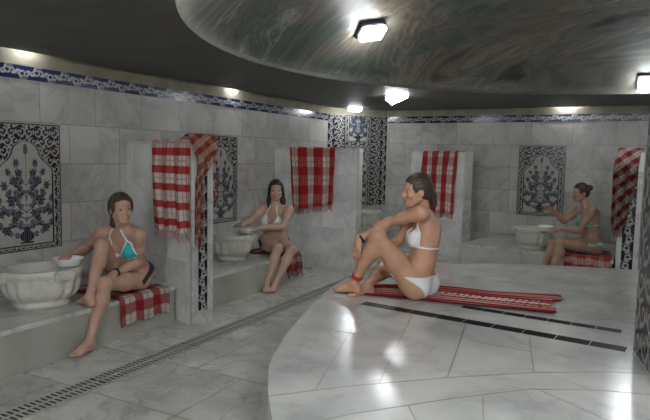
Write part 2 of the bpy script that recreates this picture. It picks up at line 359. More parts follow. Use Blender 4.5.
# the tiled corner
cd = np.array((C2[0]-C1[0], C2[1]-C1[1], 0)); CW = float(np.linalg.norm(cd)); cd /= CW
def corner_paint(X, Y):
    c = np.empty(X.shape+(3,)); c[:] = NAVY; W_ = CW; H_ = 1.45
    c[arabesque(X, Y, .085)] = WHITE
    A = np.abs(X); ctr = (A < .24)
    inner = panel_paint(.48, 1.0)
    k = ctr & (Y < 1.0); c[k] = inner(X[k], Y[k])
    k = ctr & (Y >= 1.0)
    if k.any(): c[k] = panel_paint(.48, .9)(X[k], np.clip((Y[k]-1.0)+.03, 0, .89))
    e = (A > W_/2-.11); c[e] = np.where(rumi_band(Y[e], A[e]-(W_/2-.11), .11, .16)[:, None], WHITE, NAVY)
    return c
tag(painted('tile_panel', ((C1[0]+C2[0])/2, (C1[1]+C2[1])/2, .66), tuple(cd), (0, 0, 1), CW, 1.42, corner_paint), 'tall arabesque tile panel filling the angled corner of the room', 'tile panel')

# ------------------------------------------------------------------ partitions (short marble screens)
HP = 1.532
def partition(x0, y0, x1, y1, label, th=.2, strip_z=(.12, 1.40), per=.12, sw=.09, endstrip=True, h=HP, back=1):
    """wall end (x0,y0) to free end (x1,y1) along the face nearest the camera; thickness goes behind it"""
    a = Vector((x0, y0, 0)); b = Vector((x1, y1, 0)); L = (b-a).length; ang = math.atan2(y1-y0, x1-x0)
    root = empty('marble_partition', (x0, y0, 0), ang); tag(root, label, 'partition', 'marble partitions between the wash places')
    bm = bmesh.new(); box(bm, (0, 0, 0), (L-.03, th, h-.025)); from_bm('panel', bm, M['part'], root)
    bm = bmesh.new(); box(bm, (L-.03, -.004, 0), (L, th+.004, h-.025), .004); from_bm('end_cap', bm, M['plain'], root)
    bm = bmesh.new(); box(bm, (0, -.006, h-.025), (L+.004, th+.006, h), .005); from_bm('coping', bm, M['plain'], root)
    if endstrip:
        painted('tile_strip', (L, th/2, strip_z[0]), (0, 1, 0), (0, 0, 1), sw, strip_z[1]-strip_z[0], lambda X, Y: band_fn(sw, per, None, True)(X+sw/2, Y), parent=root, th=.005)
    return root
partition(XL, 4.10, -3.2, 3.75, 'marble partition beside the woman in turquoise, draped with two checked towels', per=.14, sw=.085)
partition(XL, 6.67, -3.05, 6.68, 'marble partition behind the dark-haired woman, draped with one towel', th=.1, endstrip=False)
partition(-3.2, 9.0, -2.17, 8.37, 'marble partition furthest back, draped with one towel beside the platform', th=.14, endstrip=False)
# right partition runs straight out from the back wall: its end faces us
partition(-.17, 9.01, -.17, 7.45, 'marble partition at right edge with a checked towel hung over its end', th=.22, per=.20, sw=.12)
# near pillar at the right edge
pr = empty('tiled_pillar', (.03, 3.37, .45), math.radians(-79)); tag(pr, 'tall marble pillar with scroll-painted tile face at right edge, standing on the platform', 'pillar')
bm = bmesh.new(); box(bm, (0, 0, 0), (.62, .30, 1.72), .004); from_bm('shaft', bm, M['plain'], pr)
NW = .56
painted('tile_face', (.03, 0, .02), (1, 0, 0), (0, 0, 1), NW, 1.66, lambda X, Y: np.where(arabesque(X, Y, .15)[:, None], WHITE*.55, NAVY), parent=pr, th=.006, centre=False)

# ------------------------------------------------------------------ benches
ZB = .306
def bench(pts, label, mat, matt):
    root = empty('marble_bench', (pts[0][0], pts[0][1], 0)); tag(root, label, 'bench', 'marble benches along the walls')
    P = [(x-pts[0][0], y-pts[0][1]) for x, y in pts]
    cx = sum(p[0] for p in P)/len(P); cy = sum(p[1] for p in P)/len(P)
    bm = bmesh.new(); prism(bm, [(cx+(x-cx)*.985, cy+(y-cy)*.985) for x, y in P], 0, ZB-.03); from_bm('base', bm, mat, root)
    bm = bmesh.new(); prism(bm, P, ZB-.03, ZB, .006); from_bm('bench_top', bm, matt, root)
    return root
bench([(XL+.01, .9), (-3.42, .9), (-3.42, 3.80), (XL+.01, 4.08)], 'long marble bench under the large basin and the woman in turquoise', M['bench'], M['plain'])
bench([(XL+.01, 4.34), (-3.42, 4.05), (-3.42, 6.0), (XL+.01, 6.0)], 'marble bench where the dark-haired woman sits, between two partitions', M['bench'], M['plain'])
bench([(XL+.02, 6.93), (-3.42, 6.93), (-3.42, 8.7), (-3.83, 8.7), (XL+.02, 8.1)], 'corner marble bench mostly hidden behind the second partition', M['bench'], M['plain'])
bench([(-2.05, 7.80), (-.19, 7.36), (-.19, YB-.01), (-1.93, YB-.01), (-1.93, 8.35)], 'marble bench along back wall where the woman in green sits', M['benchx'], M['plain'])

# ------------------------------------------------------------------ platform
ZS = .45
outl = [(2.6, .45), (.6, .35), (-.3, .7), (-.88, 1.28), (-1.146, 1.786), (-1.309, 2.007), (-1.46, 2.24), (-1.556, 2.455), (-1.67, 2.75), (-1.752, 3.03), (-1.86, 3.40), (-1.95, 3.75),
        (-2.03, 4.10), (-2.02, 4.5), (-1.88, 4.92), (-1.60, 5.29), (-1.34, 5.51), (-1.08, 5.66), (-.6, 5.86), (-.1, 6.02), (.8, 6.1), (1.8, 5.9), (2.7, 5.2), (3.1, 4.0), (3.1, 1.8)]
slab = empty('marble_platform', (0, 0, 0)); tag(slab, 'large raised round-edged marble platform in the middle of the bath', 'platform')
bm = bmesh.new(); prism(bm, outl, 0, ZS, .012); from_bm('slab', bm, M['slab'], slab)
def inlay(a, b, n, wd=.035, gap=.006):
    a = Vector((*a, 0)); b = Vector((*b, 0)); d = b-a; L = d.length; d.normalize(); s = Vector((-d.y, d.x, 0))*wd/2; l = L/n
    for i in range(n):
        p = a+d*(i*l+gap/2); q = a+d*((i+1)*l-gap/2); bm = bmesh.new()
        prism(bm, [(p-s).xy, (q-s).xy, (q+s).xy, (p+s).xy], ZS-.01, ZS+.0015); from_bm('inlay_strip', bm, M['granite'], slab)
inlay((-1.58, 3.571), (.0, 3.40), 9, .09)
inlay((-.98, 3.84), (-.03, 3.755), 7, .07)
def jline(pts, wd=.006):
    bm = bmesh.new()
    for (x1, y1), (x2, y2) in zip(pts[:-1], pts[1:]):
        a = Vector((x1, y1)); b = Vector((x2, y2)); d = (b-a).normalized(); s = Vector((-d.y, d.x))*wd/2
        prism(bm, [a-s, b-s, b+s, a+s], ZS-.01, ZS+.0008)
    from_bm('joint', bm, M['joint'], slab)
jline([(-1.268, 1.959), (-1.033, 2.22), (-.70, 2.53), (-.37, 2.80), (-.05, 3.0), (.5, 3.2)])
jline([(-1.02, 1.80), (-.914, 1.97), (-.62, 2.31), (-.355, 2.582), (-.1, 2.72), (.5, 2.9)])
for a, b in (((-1.205, 3.51), (-.94, 2.32)), ((-.86, 3.49), (-.70, 2.53)), ((-1.55, 3.55), (-1.14, 2.11)), ((-.50, 3.45), (-.37, 2.80)), ((-.52, 2.43), (-.44, 2.1)), ((-.33, 2.60), (-.0, 2.38)), ((-.75, 2.16), (-.62, 1.95)),
             ((-1.45, 2.9), (-1.04, 2.95)), ((-.75, 3.13), (-.42, 3.1)), ((-1.5, 4.9), (-.02, 4.7)), ((-.9, 4.72), (-.8, 5.7)), ((-.2, 4.7), (-.15, 5.95))): jline([a, b], .005)

# ------------------------------------------------------------------ drain channel along the left benches
bm = bmesh.new(); box(bm, (-2.985, .8, .0005), (-2.815, 7.6, .002)); from_bm('channel', bm, M['dark'])
chan = bpy.data.objects['channel']; chan.name = 'drain_channel'; tag(chan, 'dark drain channel in the floor beneath the slotted grates', 'drain')
places = ['at the lower left corner of the picture', 'just right of the lower left corner', 'beside the foot of the woman in turquoise', 'in front of the first partition', 'before the second bench',
          'in front of the dark-haired woman', 'near the second partition, its last but one', 'at its far end beyond the second partition']
gy = .85
def grate():
    bm = bmesh.new(); L_ = .83
    for x0, x1 in ((-.085, -.072), (-.007, .007), (.072, .085)): box(bm, (x0, 0, 0), (x1, L_, .0035))
    n = 24
    for i in range(n):
        y = L_*(i+.0)/n; box(bm, (-.078, y, 0), (.078, y+.014, .0030))
    return bm
g0 = from_bm('drain_grate', grate(), M['grate'])
for i, pl in enumerate(places):
    g = g0 if i == 0 else g0.copy()
    if i: COL.objects.link(g)
    g.location = (-2.90, gy+i*.84, .002)
    tag(g, 'pale slotted drain grate section '+pl, 'drain grate', 'drain grates along the channel')

# ------------------------------------------------------------------ bulkhead lamps, and fill lamps added out of view
def lamp(pos, nrm, up, label, wd=.24, ht=.15, parent=None, es=1.0):
    """a dark housing with a bright box diffuser; nrm points away from the surface it is fixed to"""
    n = Vector(nrm).normalized(); u = Vector(up); u = (u-n*u.dot(n)).normalized(); s = u.cross(n)
    root = empty('bulkhead_lamp', pos); root.rotation_mode = 'QUATERNION'
    root.rotation_quaternion = Matrix((s, u, n)).transposed().to_quaternion()
    tag(root, label, 'lamp', 'bulkhead lamps around the dome and walls')
    bm = bmesh.new(); box(bm, (-wd/2-.012, -ht/2-.012, -.02), (wd/2+.012, ht/2+.012, .045), .008); from_bm('housing', bm, M['housing'], root)
    bm = bmesh.new(); box(bm, (-wd/2, -ht/2, .045), (wd/2, ht/2, .095), .014)
    mat = M['diffuser']
    if es != 1.0:
        mat = M['diffuser'].copy(); mat.node_tree.nodes['Principled BSDF'].inputs['Emission Strength'].default_value = LAMP_E*es
    from_bm('diffuser', bm, mat, root)
def dome_lamp(ang, rad, label, es=1.0, spin=0):
    x = DC[0]+rad*math.cos(math.radians(ang)); y = DC[1]+rad*math.sin(math.radians(ang)); z = CZ+math.sqrt(RS*RS-rad*rad)-.01
    n = -Vector((x-DC[0], y-DC[1], z-CZ)); t = Vector((-(y-DC[1]), x-DC[0], 0)).normalized(); u = n.normalized().cross(t)
    q = Matrix.Rotation(math.radians(spin), 3, n.normalized()); lamp((x, y, z), n, q @ u, label, es=es)
dome_lamp(164.0, 2.63, 'bright square lamp high on the painted dome above the second partition', spin=20)
dome_lamp(94.6, 2.98, 'bright lamp low on the dome at the right edge of the picture')
dome_lamp(217, 2.85, 'dome lamp above the woman in turquoise, out of the frame', es=.5)
dome_lamp(277, 2.85, 'dome lamp behind the camera', es=2)
dome_lamp(337, 2.85, 'dome lamp on the far right rear side', es=.35)
dome_lamp(37, 2.85, 'dome lamp on the far right side', es=.35)
lamp((-2.60, 6.70, ZR+.03), (.35, -.5, -1), (0, 1, .2), 'bright lamp under the ceiling ring above the third partition', es=1.0)
lamp((-3.86, 8.24, ZR+.05), (.3, -.4, -1), (.6, -.8, 0), 'bright lamp at the ceiling above the tiled corner', wd=.2, ht=.12)
for (x, y, nx, ny, lb, es) in ((XL+.07, 3.05, 1, 0, 'small cove lamp washing the blue border at far left', .35), (XL+.07, 5.72, 1, 0, 'small cove lamp above the tile panel between the partitions', .4),
                        (-.93, YB-.07, 0, -1, 'small cove lamp above the tile panel on the back wall', .9), (2.4, YB-.07, 0, -1, 'small cove lamp on the back wall beyond the picture', .5)):
    lamp((x, y, 2.288 if y == 5.72 else 2.312), (0, 0, -1), (nx, ny, 0), lb, wd=.16, ht=.07, es=es)

lamp((3.45, 6.5, ZR), (-.35, -.5, -1), (0, 1, .2), 'added fill lamp on the far right side of the bath, out of view', es=.3)  # unseen fill from the right, added to light the bathers softly
lamp((3.45, 2.0, ZR), (-.35, .5, -1), (0, 1, .2), 'added fill lamp on the near right side of the bath, out of view', es=.4)
lamp((.3, .75, ZR), (0, .5, -1), (0, 1, .2), 'added fill lamp above and behind the camera', es=2.0)  # fill added on the camera side to brighten the bathers
lamp((-1.2, -.85, ZR), (0, 1.2, -1), (0, 1, .2), 'added fill lamp by the wall behind the camera, left one', es=5.2)  # strong unseen pair added to brighten the partition faces
lamp((1.2, -.85, ZR), (0, 1.2, -1), (0, 1, .2), 'added fill lamp by the wall behind the camera, right one', es=5.2)

# ------------------------------------------------------------------ wash basins and bowls
def basin(x, y, a, b, h, label, rz=0, lugs=(0, 120, 240)):
    root = empty('wash_basin', (x, y, ZB), rz); tag(root, label, 'wash basin', 'carved marble wash basins')
    prof = [(.0, .0, 0), (.66, .0, 0), (.68, .03, 0), (.64, .042, 0), (.70, .055, .5), (.82, .075, 1), (.91, .105, 1), (.955, .15, 1), (.97, .19, .7), (.975, .21, .3), (.965, .215, 0), (1.0, .222, 0), (1.0, .262, 0), (.975, .27, 0),
            (.86, .27, 0), (.83, .262, 0), (.78, .20, 0), (.6, .14, 0), (.3, .11, 0), (.0, .105, 0)]
    n = 144; v = []; f = []
    for r, z, fl in prof:
        for i in range(n):
            t = 2*PI*i/n; c, s = math.cos(t), math.sin(t); e = .80
            sx = abs(c)**e*(1 if c > 0 else -1); sy = abs(s)**e*(1 if s > 0 else -1)
            k = r*(1-.075*fl*(1-abs(math.sin(8*t)))**.8)
            v.append((a*k*sx, b*k*sy, z*h/.27))
    m = len(prof)
    for q in range(m-1):
        for i in range(n):
            j = (i+1) % n; f.append((q*n+i, q*n+j, (q+1)*n+j, (q+1)*n+i))
    pyd('basin_body', v, f, M['basin'], root)
    for l in lugs:
        t = math.radians(l); bm = bmesh.new(); box(bm, (-.035, -.07, .20*h/.27), (.045, .07, .271*h/.27), .012)
        o = from_bm('lug', bm, M['basin'], root); o.location = ((a-.005)*math.cos(t), (b-.005)*math.sin(t), 0); o.rotation_euler = (0, 0, t)
    return root
basin(-3.80, 2.80, .285, .24, .28, 'largest marble basin at far left, fluted with square lugs', rz=1.1, lugs=(-68, 20, 200))
basin(-3.80, 5.10, .225, .225, .28, 'fluted marble basin beside the dark-haired woman', rz=.4, lugs=(-10, 170))
basin(-3.72, 8.45, .22, .22, .29, 'marble basin half hidden behind the second partition', rz=.4, lugs=(30, 210))
basin(-1.13, 7.85, .23, .20, .27, 'fluted marble basin in front of the woman in green', rz=0, lugs=(0, 180))
def bowl(x, y, z, label, r=.1, h=.06, tilt=(0, 0)):
    prof = [(0, .002), (.55, .0), (.66, .006), (.84, .35), (.97, .85), (1.04, .98), (1.04, 1.0), (.99, 1.0), (.93, .86), (.80, .4), (.6, .12), (0, .1)]
    n = 48; v = []; f = []
    for rr, zz in prof:
        for i in range(n): v.append((r*rr*math.cos(2*PI*i/n), r*rr*math.sin(2*PI*i/n), h*zz))
    for q in range(len(prof)-1):
        for i in range(n): j = (i+1) % n; f.append((q*n+i, q*n+j, (q+1)*n+j, (q+1)*n+i))
    o = pyd('washing_bowl', v, f, M['bowl']); o.location = (x, y, z); o.rotation_euler = (*tilt, 0)
    tag(o, label, 'bowl', 'white washing bowls'); return o
bowl(-3.67, 2.93, ZB+.275, 'white bowl on the basin rim in the hand of the woman in turquoise', .105, .065)
bowl(-3.68, 5.19, ZB+.277, 'white bowl held over the basin by the dark-haired woman', .095, .055)
bowl(-.96, 7.58, ZB+.268, 'white bowl held over the basin by the woman in green', .10, .06, (0.05, 0))

# ------------------------------------------------------------------ checked bath towels
RED = np.array((.42, .022, .03)); CREAM = np.array((.62, .56, .50)); MAROON = np.array((.20, .015, .018)); PINK = np.array((.50, .13, .12))
def plaid(pu, wu, pv, wv, ou=0, ov=0, red=RED, cream=CREAM, vf=.55, rot=0, hf=.75):
    def fn(U_, V_):
        if rot: U_, V_ = U_*math.cos(rot)-V_*math.sin(rot), U_*math.sin(rot)+V_*math.cos(rot)
        u = ((U_+ou) % pu)/pu; v = ((V_+ov) % pv)/pv
        su = u < wu; sv = v < wv
        fine = (((U_*260) % 1) < .4)
        c = np.empty(U_.shape+(3,)); c[:] = cream
        thin = (np.abs(u-(wu+(1-wu)/2)) < .035) | (np.abs(v-(wv+(1-wv)/2)) < .03)
        c[thin] = .5*cream+.5*red
        c[su & ~sv] = (1-vf)*cream+vf*red; c[sv & ~su] = (1-hf)*cream*.9+hf*red; c[su & sv] = red
        c[fine & su & ~sv] = cream*.75+red*.25 if vf < .6 else red
        edge = (np.abs(u-wu) < .018) | (u < .018)
        c[edge] *= .55
        return c
    return fn
def towel(label, P, wid, fn, cat_group, nx=60, wave=.012, th=.004, fringe=(0, 1), taper=None, seed=0, waves=4.0, free=(), step=.012, hem=0):
    """P: list of 3D points, the towel's centre line; wid: (direction, width); it drapes with folds that grow along the free lengths"""
    wd = Vector(wid[0]).normalized(); W_ = wid[1]; P = [Vector(p) for p in P]
    seg = [0]
    for a, b in zip(P[:-1], P[1:]): seg.append(seg[-1]+(b-a).length)
    L_ = seg[-1]; nv = max(4, int(L_/step)); rs = random.Random(seed); ph = [rs.uniform(0, 6.28) for _ in range(6)]
    pos = []; par = []
    def at(s):
        for k in range(len(P)-1):
            if s <= seg[k+1] or k == len(P)-2:
                t = (s-seg[k])/(seg[k+1]-seg[k]); return P[k].lerp(P[k+1], t), (P[k+1]-P[k]).normalized()
    for j in range(nv+1):
        s = L_*j/nv; p, d = at(s); nrm = d.cross(wd).normalized()
        fr = 0
        for a, b in free:
            if a <= s <= b: fr = min(1, (s-a)/.25) if b >= L_-1e-6 else min(1, (b-s)/.25)
        tw = taper(s/L_) if taper else (1, 0)
        for i in range(nx+1):
            x = (i/nx-.5); uu = x*W_
            amp = wave*fr
            off = amp*(1+math.sin(waves*2*PI*x+ph[0]+1.5*s))*.5*1.4+amp*.4*(1+math.sin(waves*1.7*2*PI*x+ph[1]-2*s))*.5
            slip = .012*fr*math.sin(3*s+ph[2])+.006*fr*math.sin(11*s+ph[3]) if abs(x) > .49 else .012*fr*math.sin(3*s+ph[2])
            he = (max(0, s/L_-.6)/.4)**1.5*(hem*x+.010*math.sin(13*x+ph[4])+.006*math.sin(31*x+ph[5])) if free else 0
            pos.append(p+d*he+wd*(uu*tw[0]+tw[1]+slip)+nrm*(off*1.0)); par.append((uu+W_/2, s))
    f = [(j*(nx+1)+i, j*(nx+1)+i+1, (j+1)*(nx+1)+i+1, (j+1)*(nx+1)+i) for j in range(nv) for i in range(nx)]
    root = empty('bath_towel', pos[(nx+1)*(nv//2)+nx//2]); tag(root, label, 'towel', cat_group); o0 = root.location
    me = bpy.data.meshes.new('cloth'); me.from_pydata([tuple(p-o0) for p in pos], [], f); me.update()
    par = np.array(par); c = fn(par[:, 0], par[:, 1]); c = np.concatenate([c, np.ones((len(c), 1))], 1)
    at_ = me.color_attributes.new('paint', 'FLOAT_COLOR', 'POINT'); at_.data.foreach_set('color', c.astype(np.float32).ravel())
    o = link('cloth', me, M['cloth'], root, True); md = o.modifiers.new('thick', 'SOLIDIFY'); md.thickness = th; md.offset = -1
    if fringe:
        v = []; ff = []; cc = []
        for e in fringe:
            j0 = nv if e == 1 else 0; d = (pos[(nx+1)*nv]-pos[(nx+1)*(nv-1)]).normalized() if e == 1 else (pos[0]-pos[nx+1]).normalized()
            k = max(8, int(W_/.022))
            for q in range(k):
                i = int((q+.5)/k*nx); p = pos[j0*(nx+1)+i]-o0
                ln = .055+.03*rs.random(); sw = wd*(.012*(rs.random()-.5)); nrm = wd.cross(d).normalized()
                b0 = len(v); col = c[j0*(nx+1)+i]
                for t, r in ((-.1, .0035), (.35, .0045), (.5, .003), (1, .0045)):
                    for a in range(4):
                        v.append(p+d*(ln*t)+sw*t+wd*(r*math.cos(a*PI/2))+nrm*(r*math.sin(a*PI/2)-.002)); cc.append(col)
                for t in range(3):
                    for a in range(4): ff.append((b0+t*4+a, b0+t*4+(a+1) % 4, b0+t*4+4+(a+1) % 4, b0+t*4+4+a))
        fo = pyd('fringe', v, ff, M['cloth'], root); fo['kind'] = 'stuff'; at2 = fo.data.color_attributes.new('paint', 'FLOAT_COLOR', 'POINT'); at2.data.foreach_set('color', np.array(cc, dtype=np.float32).ravel())
    return root
GT = 'towels hung over the partitions'; GS = 'towels spread to sit on'
def over(x0, y0, x1, y1, t0, t1, front, backl, th, label, fn, **k):
    """hang a towel across a partition; t0..t1 in metres along the face from its wall end"""
    a = Vector((x0, y0, 0)); d = (Vector((x1, y1, 0))-a).normalized(); nn = Vector((d.y, -d.x, 0)); c = a+d*(t0+t1)/2; z = HP+.004
    P = [c-nn*(th+.012)+Vector((0, 0, z-backl)), c-nn*(th+.012)+Vector((0, 0, z-.02)), c-nn*(th-.005)+Vector((0, 0, z+.002)), c+nn*(-.004)+Vector((0, 0, z+.002)), c+nn*.012+Vector((0, 0, z-.02)), c+nn*.012+Vector((0, 0, z-front))]
    Lb = backl; tot = backl+th+front
    return towel(label, P, (tuple(d), t1-t0), fn, GT, free=((0, Lb-.03), (Lb+th+.02, 99)), step=.006, **k)
# P1: towel over the face, second towel bunched over the free end
over(XL, 4.10, -3.2, 3.75, .50, 1.14, .77, .45, .2, 'red and cream checked towel hung over the first partition near the woman in turquoise', plaid(.20, .5, .15, .42, ou=.02, ov=.03, vf=.55, hf=.92), seed=3, wave=.018, hem=-.02, waves=3, nx=90,
     taper=lambda s: (1-.20*max(0, s-.45), .09*max(0, s-.45)))
over(XL, 6.67, -3.05, 6.68, .24, .90, .76, .5, .1, 'red and white towel with broad vertical band on the second partition', plaid(.235, .60, .235, .48, ou=.12, ov=.09, vf=.85, hf=.5, red=RED*.85), seed=5, wave=.022, hem=-.09, taper=lambda s: (1-.10*max(0, s-.45)/.55, .02*max(0, s-.45)/.55), waves=2.6, nx=110)
over(-3.2, 9.0, -2.17, 8.37, .28, 1.04, .90, .5, .14, 'red and white towel on the furthest partition, behind the head of the woman in white', plaid(.24, .60, .26, .5, ou=.02, ov=.05, vf=.88, hf=.5, red=RED*.8), seed=8, wave=.024, hem=.03, taper=lambda s: (1-.10*max(0, s-.45)/.55, .01), waves=2.6, nx=110)
BRK = np.array((.20, .025, .02)); TAN = np.array((.33, .25, .18))
e1 = Vector((-3.2, 3.75, 0)); d1 = Vector((1.084, -.35, 0)).normalized(); n1 = Vector((-d1.y, d1.x, 0))
def endtowel(e, d, n_, th, z, drop, inn, label, fn, wd, seed, out=.016, taper=None, **k):
    c = e+n_*th/2
    P = [c-d*(inn+.02)+Vector((0, 0, z+.03)), c-d*inn*.4+Vector((0, 0, z+.05)), c+d*.0+Vector((0, 0, z+.025)), c+d*out+Vector((0, 0, z-.03)), c+d*(out+.045)+Vector((0, 0, z-.16)), c+d*(out+.01)+Vector((0, 0, z-.36)), c+d*(out+.01)+Vector((0, 0, z-drop))]
    return towel(label, P, (tuple(n_), wd), fn, GT, wave=.035, waves=2.3, seed=seed, free=((inn+.03, 99),), step=.006, taper=taper, **k)
endtowel(e1, d1, n1, .2, HP+.006, .80, .07, 'brown-red checked towel bunched over the end of the first partition', plaid(.10, .5, .10, .5, red=BRK, cream=TAN, rot=.6), .25, 11, nx=80,
         taper=lambda s: (1.0 if s < .22 else max(.26, 1.0-3.2*(s-.22)), 0 if s < .22 else -.075*min(1, (s-.22)*4)))
e5 = Vector((-.17, 7.45, 0)); d5 = Vector((0, -1, 0)); n5 = Vector((1, 0, 0))
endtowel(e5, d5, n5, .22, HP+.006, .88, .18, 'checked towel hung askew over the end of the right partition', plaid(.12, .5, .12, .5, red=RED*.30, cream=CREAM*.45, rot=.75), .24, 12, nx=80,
         taper=lambda s: (1.0 if s < .5 else max(.5, 1.0-.9*(s-.5)), -.02-.10*s))
# towels to sit on
towel('folded red plaid towel under the woman in turquoise, hanging over the bench edge', [(-4.0, 3.43, ZB+.012), (-3.42, 3.43, ZB+.012), (-3.402, 3.43, ZB-.01), (-3.398, 3.43, ZB-.19)], ((0, 1, 0), .52), plaid(.19, .45, .17, .5, red=RED*.6, cream=CREAM*.75, ov=.05, ou=.05, vf=.7), GS, wave=.006, th=.010, free=((.6, 99),), seed=21, nx=90, fringe=None, step=.006)
towel('dark red towel under the dark-haired woman, one corner hanging beside her legs', [(-3.95, 5.70, ZB+.010), (-3.42, 5.70, ZB+.010), (-3.402, 5.70, ZB-.01), (-3.398, 5.72, ZB-.17)], ((0, 1, 0), .34), plaid(.16, .6, .16, .6, red=MAROON*1.0, cream=CREAM*.5), GS, wave=.006, th=.008, free=((.55, 99),), seed=22, nx=60, fringe=(1,))
towel('dark red checked towel under the woman in green on the back bench', [(-.50, 8.1, ZB+.012), (-.47, 7.455, ZB+.012), (-.468, 7.425, ZB-.01), (-.466, 7.41, ZB-.14)], ((1, -.22, 0), .52), plaid(.15, .6, .15, .6, red=MAROON*1.5, cream=CREAM*.6), GS, wave=.006, th=.010, free=((.66, 99),), seed=23, nx=60, fringe=None)
# long striped towel spread on the platform, rucked lengthwise
def floor_towel():
    A_, B_, C_, D_ = (-1.88, 3.74), (-1.84, 4.02), (-.44, 4.50), (-.44, 3.93)
    nu, nv = 150, 110; pos = []; uv = []
    for i in range(nu+1):
        t = i/nu
        for j in range(nv+1):
            s = j/nv; lo = Vector(A_).lerp(Vector(D_), t); hi = Vector(B_).lerp(Vector(C_), t)
            bul = .13*math.sin(PI*min(1, t*1.5))*s
            edge = .03*math.sin(9*s+1)*(t > .9)*(t-.9)*10-.05*math.exp(-((s-.62)/.07)**2)*max(0, t-.85)/.15
            p = lo.lerp(hi, s)+Vector((edge*1.0, bul*.9))
            g = min(1, .35+t); z = .006+.016*g*(.5+.5*math.sin(2*PI*(5.2*s+.35*math.sin(2.2*t))))*(.35+.65*math.sin(PI*s)) + .006*(.5+.5*math.sin(2*PI*(11*s-.8*t)))*g
            pos.append((p.x, p.y, z)); uv.append((t*1.5, s*.85))
    f = [(i*(nv+1)+j, (i+1)*(nv+1)+j, (i+1)*(nv+1)+j+1, i*(nv+1)+j+1) for i in range(nu) for j in range(nv)]
    root = empty('bath_towel', (-1.1, 4.0, ZS)); tag(root, 'long red striped towel spread on the platform under the woman in white', 'towel', GS)
    pos = [(x+1.1, y-4.0, z) for x, y, z in pos]; o = pyd('cloth', pos, f, M['cloth'], root); me = o.data
    uv = np.array(uv); v = uv[:, 1]; t = uv[:, 0]
    c = np.empty((len(uv), 3)); c[:] = RED*.68
    k = (v*1000) % 141
    for lo, hi, col in ((0, 12, CREAM*.9), (14, 20, MAROON*.3), (40, 52, CREAM*.6), (54, 60, MAROON*.3), (88, 104, MAROON*.7), (116, 124, CREAM*.8), (126, 130, MAROON*.3)): c[(k >= lo) & (k < hi)] = col
    dash = (k >= 0) & (k < 10) & (((t*22) % 1) < .3); c[dash] = RED*.7
    c[(v < .012)] = MAROON*.8
    at_ = me.color_attributes.new('paint', 'FLOAT_COLOR', 'POINT'); at_.data.foreach_set('color', np.concatenate([c, np.ones((len(c), 1))], 1).astype(np.float32).ravel())
    md = o.modifiers.new('thick', 'SOLIDIFY'); md.thickness = .004; md.offset = 1
floor_towel()

